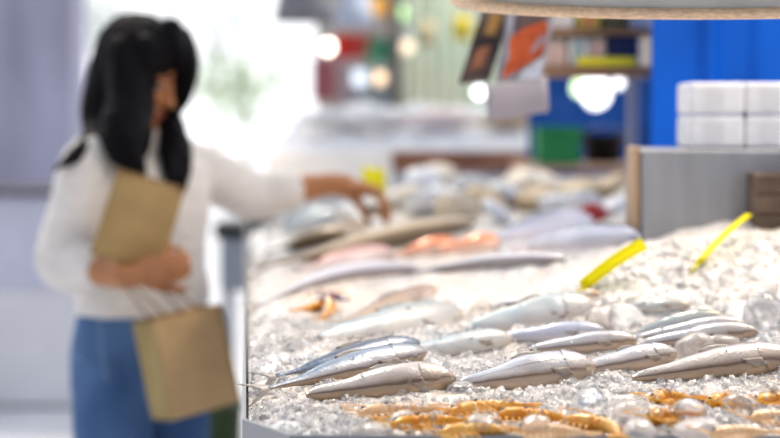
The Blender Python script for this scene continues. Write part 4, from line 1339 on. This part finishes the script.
beam = boxobj('orange_beam', (at(370, 5, 9.6).x, 9.6, at(0, 15, 9.6).z), (at(404, 5, 9.6).x, 9.7, at(0, -4, 9.6).z), mat('orange_paint', (.75, .38, .06), rough=.5), bev=.006)
tag(beam, 'short orange board hanging at the top left of the curtain', 'board')
for nm, lb, x0, x1, y0, y1, d, c, cat in (
        ('red_board', 'red board hanging right of the warm bulb', 334, 370, 34, 58, 10.2, (.50, .03, .02), 'board'),
        ('green_bag', 'green bag hanging beside the red board', 367, 392, 38, 66, 9.9, (.02, .30, .14), 'bag'),
        ('crimson_banner', 'dull crimson banner at the left of the rear wall', 312, 336, 58, 100, 10.8, (.34, .12, .14), 'banner'),
        ('mauve_banner', 'mauve grey banner beside the crimson one', 338, 352, 56, 110, 10.9, (.42, .36, .40), 'banner'),
        ('slate_banner', 'slate grey banner low behind the cool bulb', 352, 400, 88, 132, 10.9, (.30, .34, .38), 'banner'),
        ('yellow_bag', 'yellow bag hanging left of the prints', 453, 472, 16, 40, 8.8, (.62, .50, .05), 'bag'),
        ('ochre_bag', 'ochre bag hanging at the top of the curtain', 420, 436, 20, 46, 9.2, (.55, .46, .30), 'bag')):
    x0w, x1w = at(x0, 50, d).x, at(x1, 50, d).x
    z0w, z1w = at(300, y1, d).z, at(300, y0, d).z
    t = thing(nm, ((x0w + x1w) / 2, d, z1w), lb, cat, 'bags and boards hung over the far stalls')
    bm = bmesh.new(); g = []
    for j in range(11):
        v = j / 10
        wd = .5 * (x1w - x0w) * ((.8 + .25 * math.sin(math.pi * v * .8)) if cat == 'bag' else 1)
        g.append([V(((2 * i / 12 - 1) * wd, -(.05 if cat == 'bag' else .012) * math.sin(math.pi * i / 12) * (math.sin(math.pi * min(1, v + .1)) + .3) + .004 * noise.noise((i, j, 2)), -(z1w - z0w) * v)) for i in range(13)])
    vv = [[bm.verts.new(p) for p in r_] for r_ in g]
    for j in range(10):
        for i in range(12):
            bm.faces.new((vv[j][i], vv[j + 1][i], vv[j + 1][i + 1], vv[j][i + 1]))
    o = mesh_obj('cloth', bm, mat(nm + '_m', c, rough=.6, var=.15, vscale=10), t)
    s_ = o.modifiers.new('t', 'SOLIDIFY'); s_.thickness = .01
    bm = bmesh.new()
    tube(bm, [(0, 0, -.002), (0, 0, 3.4 - z1w)], .006, 6)
    mesh_obj('hanging_cord', bm, WIRE, t)
pole = thing('dark_pole', (at(394, 60, 9.0).x, 9.0, 0), 'dark upright pole at the left edge of the curtain', 'pole')
bm = bmesh.new(); tube(bm, [(0, 0, 0), (0, 0, 3.4)], .028, 16); mesh_obj('shaft', bm, mat('dark_pole', (.10, .095, .09), rough=.5), pole)
bm = bmesh.new(); tube(bm, [(0, 0, 0), (0, 0, .03)], [.09, .08], 20); mesh_obj('foot', bm, mat('dark_pole', (.1, .1, .1)), pole)
truss = boxobj('ceiling_rail', (at(200, 0, 9).x, 8.0, 3.40), (at(640, 0, 9).x, 11.2, 3.44), WIRE, bev=.002)
tag(truss, kind='structure')

# trees outside, glare and haze painted in as pale leaf and bark colours
LEAF = mat('glare_pale_leaf', (.66, .76, .56), rough=.5, var=.25, vscale=3)
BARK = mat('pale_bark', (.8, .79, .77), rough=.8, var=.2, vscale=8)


def tree(label, px, pyc, d, rpx, n, ground=0.0, seed=1, m=LEAF):
    rnd = random.Random(seed)
    c = at(px, pyc, d); r = rpx / FPX * d
    t = thing('tree', (c.x, d, 0), label, 'tree', 'trees outside in the glare')
    bm = bmesh.new()
    stube(bm, [(0, 0, 0), (.1, 0, c.z * .5), (-.05, 0, c.z), (0, 0, c.z + r * .6)], [.07, .06, .04, .01], 14, 10)
    mesh_obj('trunk', bm, BARK, t)
    vs, fs = [], []
    for i in range(n):
        q = V((rnd.gauss(0, 1), rnd.gauss(0, 1), rnd.gauss(0, 1))).normalized() * r * rnd.random() ** .4
        q.z *= .7
        q += V((0, 0, c.z))
        a_ = V((rnd.gauss(0, 1), rnd.gauss(0, 1), rnd.gauss(0, 1))).normalized(); b_ = a_.orthogonal().normalized()
        s = .06 + .05 * rnd.random()
        k = len(vs)
        vs += [q - a_ * s, q + b_ * s * .45, q + a_ * s, q - b_ * s * .45]; fs.append((k, k + 1, k + 2, k + 3))
    arr_obj('foliage', vs, fs, m, t, smooth=False)
    return t


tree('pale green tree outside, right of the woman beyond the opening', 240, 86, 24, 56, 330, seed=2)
tree('faint grey tree outside, above right of the woman', 214, 24, 30, 60, 300, seed=3, m=mat('haze_tint_leaf', (.78, .82, .78), rough=.6))
tree('faint tree outside, beside the purple wall', 96, 24, 28, 50, 320, seed=4, m=mat('haze_tint_leaf', (.78, .82, .78), rough=.6))
# ------------------------------------------------------------------ the woman
SKIN = mat('skin', (0.47, 0.22, 0.105), rough=.5, var=.08, vscale=30, sub=.15)
KNIT = mat('white_knit', (0.84, 0.80, 0.755), rough=.85, var=.05, vscale=40, bump=.6, bscale=160, sheen=.3)
DENIM = mat('blue_denim', (0.065, 0.135, 0.29), rough=.8, col2=(.12, .215, .39), vscale=7, bump=.3, bscale=220)
HAIR = mat('black_hair', (0.006, 0.005, 0.007), rough=.5, var=.4, vscale=40, bump=.35, bscale=60, stretch=(6, 6, .5))
SHOE = mat('white_shoe', (.7, .7, .7), rough=.5)
woman = thing('person', (at(140, 300, 4.1).x, 4.1, 0), 'woman in white knit sweater and jeans leaning over the counter, reaching for a shellfish', 'person')

Fd = V((.70, -.714, 0)).normalized()             # where the torso faces
Sd = V((.714, .70, 0))                            # towards her left


def oval_loft(bm, secs, n=36, s_ax=Sd, f_ax=Fd):
    rings = []
    for c, w_, d_ in secs:
        rings.append([V(c) + s_ax * w_ * math.cos(2 * math.pi * k / n) + f_ax * d_ * math.sin(2 * math.pi * k / n) for k in range(n)])
    ring_loft(bm, rings)


def dens(secs, n):
    P = spline([tuple(s[0]) + () for s in secs], n)
    Q = spline([(s[1], s[2], 0) for s in secs], n)
    return [(V(p), q[0], q[1]) for p, q in zip(P, Q)]


# joints
R_SH, R_EL, R_WR = at(91, 164, 4.00), at(64, 262, 3.93), at(128, 277, 3.76)
L_SH, L_EL, L_WR = at(193, 168, 4.20), at(254, 196, 4.30), at(332, 184, 4.34)
NECK = at(142, 142, 4.11)
HIP = at(140, 345, 4.1)
R_KN, R_AN = at(116, 520, 3.99), at(118, 690, 4.02)
L_KN, L_AN = at(176, 522, 4.16), at(182, 690, 4.18)
R_TH, L_TH = at(112, 375, 4.03), at(168, 375, 4.16)

torso = [(at(143, 308, 4.1), .150, .112), (at(143, 286, 4.1), .150, .112), (at(145, 250, 4.1), .136, .100), (at(146, 212, 4.1), .142, .108),
         (at(146, 184, 4.1), .150, .105), (at(145, 166, 4.1), .150, .085), (at(144, 152, 4.11), .112, .066), (at(143, 140, 4.11), .062, .052)]

# head frame
HC = at(139, 72, 4.10)
hf = V((.88, -.28, -.46)).normalized()
hs = V((0, 0, 1)).cross(hf).normalized()          # her left
hu = hf.cross(hs).normalized()
HR = Matrix((hf, hs, hu)).transposed()


def hp(f, s, u):
    return HC + hf * f + hs * s + hu * u


def hand(bm, W, f, n, curls, thumb_dir=None, side=1, fan=.10, sc=1.0, tcurl=(20, 25)):
    """W wrist, f towards the fingers, n the way the palm faces, side +1/-1 which side the thumb is on"""
    f = V(f).normalized(); n = (V(n) - f * V(n).dot(f)).normalized()
    s = f.cross(n).normalized() * side
    rot = Matrix((f, s, n)).transposed()
    ellipsoid(bm, W + f * .050 * sc, (.052 * sc, .038 * sc, .0155 * sc), rot, 3)
    ellipsoid(bm, W + f * .032 * sc + s * .022 * sc + n * .008 * sc, (.030 * sc, .016 * sc, .014 * sc), rot, 3)
    tube(bm, [W - f * .02, W + f * .02], [.024 * sc, .026 * sc], 14, True)
    for k, (off_, L_, r_) in enumerate(((.031, .070, .0083), (.0105, .079, .0086), (-.0105, .073, .0083), (-.030, .057, .0074))):
        p = W + f * (.086 - .004 * abs(k - 1.3)) * sc + s * off_ * sc
        d = (f + s * (fan * (1.5 - k))).normalized()
        ax = s.cross(d) if False else d.cross(n).normalized()
        pts = [p - d * .02 * sc, p]
        ang = 0
        c = curls[k] if isinstance(curls[0], (tuple, list)) else curls
        for seg, a_ in zip((.46, .30, .24), c):
            d = Quaternion(ax, R(a_)) @ d
            p = p + d * L_ * seg * sc
            pts.append(p)
        tube(bm, pts, [r_ * sc * q for q in (1.0, 1.05, 1.0, .92, .78)], 12, True)
    td = V(thumb_dir).normalized() if thumb_dir is not None else (f * .62 + s * .70 + n * .35).normalized()
    p = W + f * .024 * sc + s * .028 * sc + n * .004
    ax = td.cross(n).normalized()
    pts = [p]
    for seg, a_ in zip((.036, .031, .026), (0,) + tuple(tcurl)):
        td = Quaternion(ax, R(a_)) @ td
        p = p + td * seg * sc
        pts.append(p)
    tube(bm, pts, [.0125 * sc, .0105 * sc, .0098 * sc, .008 * sc], 12, True)


bm = bmesh.new()
oval_loft(bm, [(c, w_ * .9, d_ * .9) for c, w_, d_ in dens(torso, 24)])
oval_loft(bm, [(HIP + V((0, 0, -.08)), .13, .11), (HIP, .125, .105), (HIP + V((0, 0, .1)), .12, .095)])
stube(bm, [at(143, 160, 4.11), NECK, at(141, 118, 4.10), HC + V((0, 0, -.03))], [.060, .048, .045, .048])
for sh, el_, wr in ((R_SH, R_EL, R_WR), (L_SH, L_EL, L_WR)):
    mid = sh.lerp(el_, .45); fm = el_.lerp(wr, .35)
    stube(bm, [sh, mid, el_, fm, wr], [.046, .043, .036, .037, .027], 22)
for th, kn, an in ((R_TH, R_KN, R_AN), (L_TH, L_KN, L_AN)):
    stube(bm, [th + V((0, 0, .06)), th.lerp(kn, .5), kn, kn.lerp(an, .35), an], [.066, .062, .050, .050, .034], 22)
    tube(bm, [an, V((an.x, an.y, .045)) + Fd * .10], [.034, .026], 12, True)
# head: skull, face, jaw, chin, nose, lips, brow, cheeks, ears
ellipsoid(bm, hp(-.012, 0, .030), (.092, .072, .083), HR)
ellipsoid(bm, hp(.030, 0, -.040), (.056, .056, .074), HR)
ellipsoid(bm, hp(.020, 0, -.075), (.058, .046, .036), HR)
ellipsoid(bm, hp(.070, 0, -.100), (.020, .022, .017), HR, 2)
stube(bm, [hp(.080, 0, .010), hp(.092, 0, -.012), hp(.104, 0, -.032)], [.008, .009, .0115], 8, 10)
for sg_ in (-1, 1):
    ellipsoid(bm, hp(.094, sg_ * .011, -.034), (.009, .008, .007), HR, 2)
    ellipsoid(bm, hp(.062, sg_ * .034, -.030), (.024, .020, .022), HR, 2)
    ellipsoid(bm, hp(.074, sg_ * .030, .016), (.014, .026, .008), HR, 2)
    ellipsoid(bm, hp(-.005, sg_ * .074, -.008), (.019, .008, .032), HR, 2)
ellipsoid(bm, hp(.083, 0, -.058), (.012, .022, .006), HR, 2)
ellipsoid(bm, hp(.081, 0, -.070), (.012, .019, .007), HR, 2)
# her right hand clasps the lower edge of the folded bag, her left hand reaches down on to the ice
r_f = (at(170, 268, 3.74) - R_WR).normalized()
hand(bm, R_WR + r_f * .01, r_f, V((.15, .75, .45)), ((35, 50, 30), (38, 52, 32), (42, 55, 34), (46, 58, 36)), side=-1, fan=.06, tcurl=(10, 12))
l_f = (V(at(372, 190, 4.36)) - V(L_WR)).normalized()
l_f = (l_f + V((0, -.10, 0))).normalized()
hand(bm, L_WR + l_f * .012, l_f, V((-.15, -.12, -1)), ((34, 38, 22), (38, 34, 20), (42, 34, 20), (46, 36, 22)), side=1, fan=.09, thumb_dir=(.62, -.30, -.70), tcurl=(6, 10), sc=1.12)
body = remesh('body', bm, SKIN, .0042, 3, woman)

# eyes and brows
for sg_ in (-1, 1):
    bm = bmesh.new(); ellipsoid(bm, hp(.0725, sg_ * .031, -.002), (.010, .0115, .0065), HR, 2)
    ey = to_local(mesh_obj('eye', bm, mat('eye_white', (.42, .38, .36), rough=.2)), woman)
    bm = bmesh.new(); ellipsoid(bm, hp(.0805, sg_ * .031, -.004), (.0035, .0055, .0055), HR, 2)
    ir = to_local(mesh_obj('iris', bm, mat('eye_dark', (.02, .012, .01), rough=.1)), woman)
    bm = bmesh.new(); stube(bm, [hp(.088, sg_ * .014, .024), hp(.086, sg_ * .032, .024), hp(.074, sg_ * .048, .018)], [.002, .003, .0015], 8, 8)
    to_local(mesh_obj('eyebrow', bm, HAIR), woman)
bm = bmesh.new()
stube(bm, [hp(.086, -.020, -.062), hp(.0965, 0, -.063), hp(.086, .020, -.062)], [.003, .0058, .003], 12, 10)
to_local(mesh_obj('lips', bm, mat('lips', (.42, .13, .11), rough=.35)), woman)

# sweater: torso and both sleeves in one fabric, cuffs pushed up on her right arm
def folds(co):
    return .0045 * noise.noise(co * 16) + .0025 * noise.noise(V((co.x * 20, co.y * 20, co.z * 55)))


bm = bmesh.new()
oval_loft(bm, [(c, w_ * 1.02 + .010, d_ * 1.02 + .010) for c, w_, d_ in dens(torso, 30)])
oval_loft(bm, [(at(143, 313, 4.1), .160, .124), (at(143, 298, 4.1), .162, .125)])
rc = R_EL.lerp(R_WR, .46)
stube(bm, [at(112, 160, 4.04), R_SH, R_SH.lerp(R_EL, .5), R_EL, rc], [.064, .066, .064, .064, .046], 24, 20)
tube(bm, [R_EL.lerp(R_WR, .38), R_EL.lerp(R_WR, .50)], [.047, .044], 20)
lcf = L_EL.lerp(L_WR, .50)
stube(bm, [at(174, 164, 4.16), L_SH, L_SH.lerp(L_EL, .5), L_EL, L_EL.lerp(L_WR, .38)], [.062, .064, .062, .060, .054], 24, 20)
tube(bm, [L_EL.lerp(L_WR, .32), lcf], [.054, .050], 20)
tube(bm, [at(142, 146, 4.11), at(141, 128, 4.105)], [.066, .058], 24)
remesh('sweater', bm, KNIT, .0062, 3, woman, folds)

# jeans
def denim_folds(co):
    return .004 * noise.noise(co * 14) + .002 * noise.noise(co * 40)


bm = bmesh.new()
oval_loft(bm, dens([(at(143, 292, 4.1), .142, .108), (at(141, 318, 4.1), .156, .128), (HIP, .162, .146), (at(140, 372, 4.1), .160, .145), (at(140, 398, 4.1), .140, .12)], 18))
for th, kn, an in ((R_TH, R_KN, R_AN), (L_TH, L_KN, L_AN)):
    stube(bm, [th + V((0, 0, .04)), th.lerp(kn, .4), kn, kn.lerp(an, .5), an + V((0, 0, -.01))], [.094, .090, .074, .070, .068], 24, 22, False)
jeans = remesh('jeans', bm, DENIM, .0075, 3, woman, denim_folds)
bm = bmesh.new()
for sg_ in (1,):
    stube(bm, [at(100, 318, 3.93), at(101, 345, 3.915), at(106, 380, 3.92)], [.002, .002, .002], 10, 6)
to_local(mesh_obj('side_seam', bm, mat('seam_thread', (.30, .38, .55), rough=.8)), woman)
for an in (R_AN, L_AN):
    bm = bmesh.new()
    g0 = V((an.x, an.y, 0))
    oval_loft(bm, [(g0 + Fd * .045 + V((0, 0, .0)), .042, .125), (g0 + Fd * .045 + V((0, 0, .03)), .046, .128), (g0 + Fd * .02 + V((0, 0, .06)), .040, .09), (g0 + V((0, 0, .10)), .038, .05)])
    to_local(mesh_obj('shoe', bm, SHOE), woman)

# hair: crown, long back, a lock on each side of the face
bm = bmesh.new()
ellipsoid(bm, hp(-.020, 0, .038), (.100, .088, .092), HR)
ellipsoid(bm, hp(-.036, 0, -.010), (.078, .086, .095), HR)
stube(bm, [hp(-.035, 0, .02), at(117, 104, 4.12), at(110, 134, 4.08), at(88, 148, 3.98), at(56, 169, 3.90)], [.084, .082, .066, .028, .007], 20, 18)
stube(bm, [hp(-.02, -.06, .03), at(131, 100, 4.02), at(124, 132, 3.97), at(128, 154, 3.95), at(143, 172, 3.94)], [.050, .056, .056, .042, .010], 20, 16)
stube(bm, [hp(.020, -.066, .070), hp(.046, -.062, .0), hp(.036, -.058, -.07), at(145, 130, 4.02), at(143, 152, 3.99)], [.030, .024, .022, .022, .012], 20, 12)
stube(bm, [hp(.045, .03, .105), hp(.080, .044, .060), hp(.090, .046, .010), hp(.088, .048, -.055), at(171, 128, 4.10), at(177, 158, 4.04), at(184, 190, 4.00)], [.032, .032, .031, .027, .032, .036, .008], 28, 12)
stube(bm, [hp(.03, .0, .12), hp(.072, -.01, .085), hp(.088, .0, .050)], [.028, .018, .006], 12, 12)
stube(bm, [hp(.06, .015, .105), hp(.097, .026, .062), hp(.113, .030, .012), hp(.110, .034, -.03), hp(.094, .042, -.075)], [.022, .016, .014, .013, .014], 20, 12)
stube(bm, [at(165, 150, 4.03), at(172, 170, 4.0), at(168, 186, 3.97)], [.018, .020, .006], 10, 10)


def strands(co):
    return .004 * noise.noise(V((co.x * 60, co.y * 60, co.z * 6))) + .003 * noise.noise(V((co.x * 25, co.y * 25, co.z * 9)))


remesh('hair', bm, HAIR, .0055, 2, woman, strands)

# ------------------------------------------------------------------ kraft paper things she holds
KRAFT = mat('kraft_paper', (0.40, 0.28, 0.13), rough=.75, var=.08, vscale=14, bump=.12, bscale=30)
KRAFT_D = mat('kraft_fold', (0.27, 0.16, 0.07), rough=.8)
# folded bag held against her chest: a slightly puffed flat pouch
q = [at(117, 171, 3.80), at(184, 191, 3.86), at(160, 276, 3.80), at(90, 254, 3.74)]
pouch = thing('paper_pouch', (q[0] + q[1] + q[2] + q[3]) / 4, 'flat kraft paper bag the woman clasps to her chest', 'paper bag')
nrm = (q[1] - q[0]).cross(q[3] - q[0]).normalized()
if nrm.y > 0: nrm = -nrm
bm = bmesh.new(); n = 14; gs = []
for sd in (1, -1):
    g = []
    for j in range(n + 1):
        v = j / n; row = []
        for i in range(n + 1):
            u = i / n
            p = q[0].lerp(q[1], u).lerp(q[3].lerp(q[2], u), v)
            puff = .004 + .014 * (math.sin(math.pi * u) * math.sin(math.pi * (.15 + .85 * v))) ** .6 if v < 1 else .004
            row.append(bm.verts.new(p + nrm * sd * puff + nrm * .003 * noise.noise((u * 5, v * 5, sd))))
        g.append(row)
    gs.append(g)
for g, fl in ((gs[0], 1), (gs[1], 0)):
    for j in range(n):
        for i in range(n):
            f = (g[j][i], g[j + 1][i], g[j + 1][i + 1], g[j][i + 1])
            bm.faces.new(f if fl else f[::-1])
A, B = gs
for i in range(n):
    bm.faces.new((A[0][i + 1], B[0][i + 1], B[0][i], A[0][i])); bm.faces.new((A[n][i], B[n][i], B[n][i + 1], A[n][i + 1]))
    bm.faces.new((A[i][0], B[i][0], B[i + 1][0], A[i + 1][0])); bm.faces.new((A[i + 1][n], B[i + 1][n], B[i][n], A[i][n]))
bmesh.ops.recalc_face_normals(bm, faces=bm.faces)
to_local(mesh_obj('pouch_body', bm, KRAFT), pouch)
bm = bmesh.new()
tube(bm, [q[0] + nrm * .005 + (q[0] - q[1]).normalized() * .002, q[0].lerp(q[1], .5) + nrm * .007, q[1] + nrm * .005], [.0055, .006, .0055], 8)
to_local(mesh_obj('folded_edge', bm, KRAFT_D), pouch)

# carrier bag hanging from her forearm
TL = at(152, 321, 3.74)
bagm = Matrix.Translation(TL) @ Matrix.Rotation(R(-11), 4, 'Y') @ Matrix.Rotation(R(34), 4, 'Z')
W_, D_, H_ = .168, .098, .215
bag = thing('carrier_bag', TL, 'square kraft paper carrier bag hanging below her arm beside the jeans', 'paper bag')


def bag_panel(name, a_, b_, m, crease=0.0):
    """vertical panel from top corner a to top corner b (local xy), hanging H_ down"""
    bm = bmesh.new(); n = 12; g = []
    a_, b_ = V(a_), V(b_)
    d_ = (b_ - a_).normalized(); nn = V((d_.y, -d_.x, 0))
    for j in range(n + 1):
        v = j / n
        g.append([bm.verts.new(bagm @ (a_.lerp(b_, i / n) + V((0, 0, -H_ * v)) + nn * (-crease * (1 - abs(2 * i / n - 1)) * (1 - v) + .003 * noise.noise((i * .5, v * 4, a_.x * 9)) * math.sin(math.pi * i / n)))) for i in range(n + 1)])
    for j in range(n):
        for i in range(n):
            bm.faces.new((g[j][i], g[j + 1][i], g[j + 1][i + 1], g[j][i + 1]))
    o = to_local(mesh_obj(name, bm, m), bag)
    s_ = o.modifiers.new('t', 'SOLIDIFY'); s_.thickness = .0012
    return o


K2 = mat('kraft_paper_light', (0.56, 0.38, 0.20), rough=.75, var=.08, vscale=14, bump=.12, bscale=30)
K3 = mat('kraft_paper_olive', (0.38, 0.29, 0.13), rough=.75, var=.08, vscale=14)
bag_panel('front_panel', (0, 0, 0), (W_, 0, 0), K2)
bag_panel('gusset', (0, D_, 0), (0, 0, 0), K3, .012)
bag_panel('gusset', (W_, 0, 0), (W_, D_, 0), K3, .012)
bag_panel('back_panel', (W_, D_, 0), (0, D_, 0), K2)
bm = bmesh.new()
ps = [bm.verts.new(bagm @ V(p)) for p in ((0, 0, -H_ + .001), (W_, 0, -H_ + .001), (W_, D_, -H_ + .001), (0, D_, -H_ + .001))]
bm.faces.new(ps)
to_local(mesh_obj('bottom', bm, K3), bag)
hold = R_EL.lerp(R_WR, .84) + V((0, 0, .028))
for yy in (0.001, D_ - .001):
    bm = bmesh.new()
    p0, p1 = bagm @ V((.045, yy, -.01)), bagm @ V((W_ - .045, yy, -.01))
    top = hold + V((0, 0, 0))
    stube(bm, [p0, p0.lerp(top, .6) + V((-.012, 0, 0)), top + V((-.006, 0, .004)), top + V((.012, 0, .003)), p1.lerp(top, .6) + V((.02, 0, 0)), p1], [.0022] * 6, 30, 8, False)
    to_local(mesh_obj('handle', bm, KRAFT_D), bag)

# the shellfish under her fingers
shellfish('dark rimmed pale shellfish held in the fingers of the reaching hand', at(377, 211, 4.33), .026, mat('held_shell', (.40, .31, .22), rough=.6, col2=(.06, .05, .04), vscale=40), (.2, .3, .5), group='shellfish in the hand')
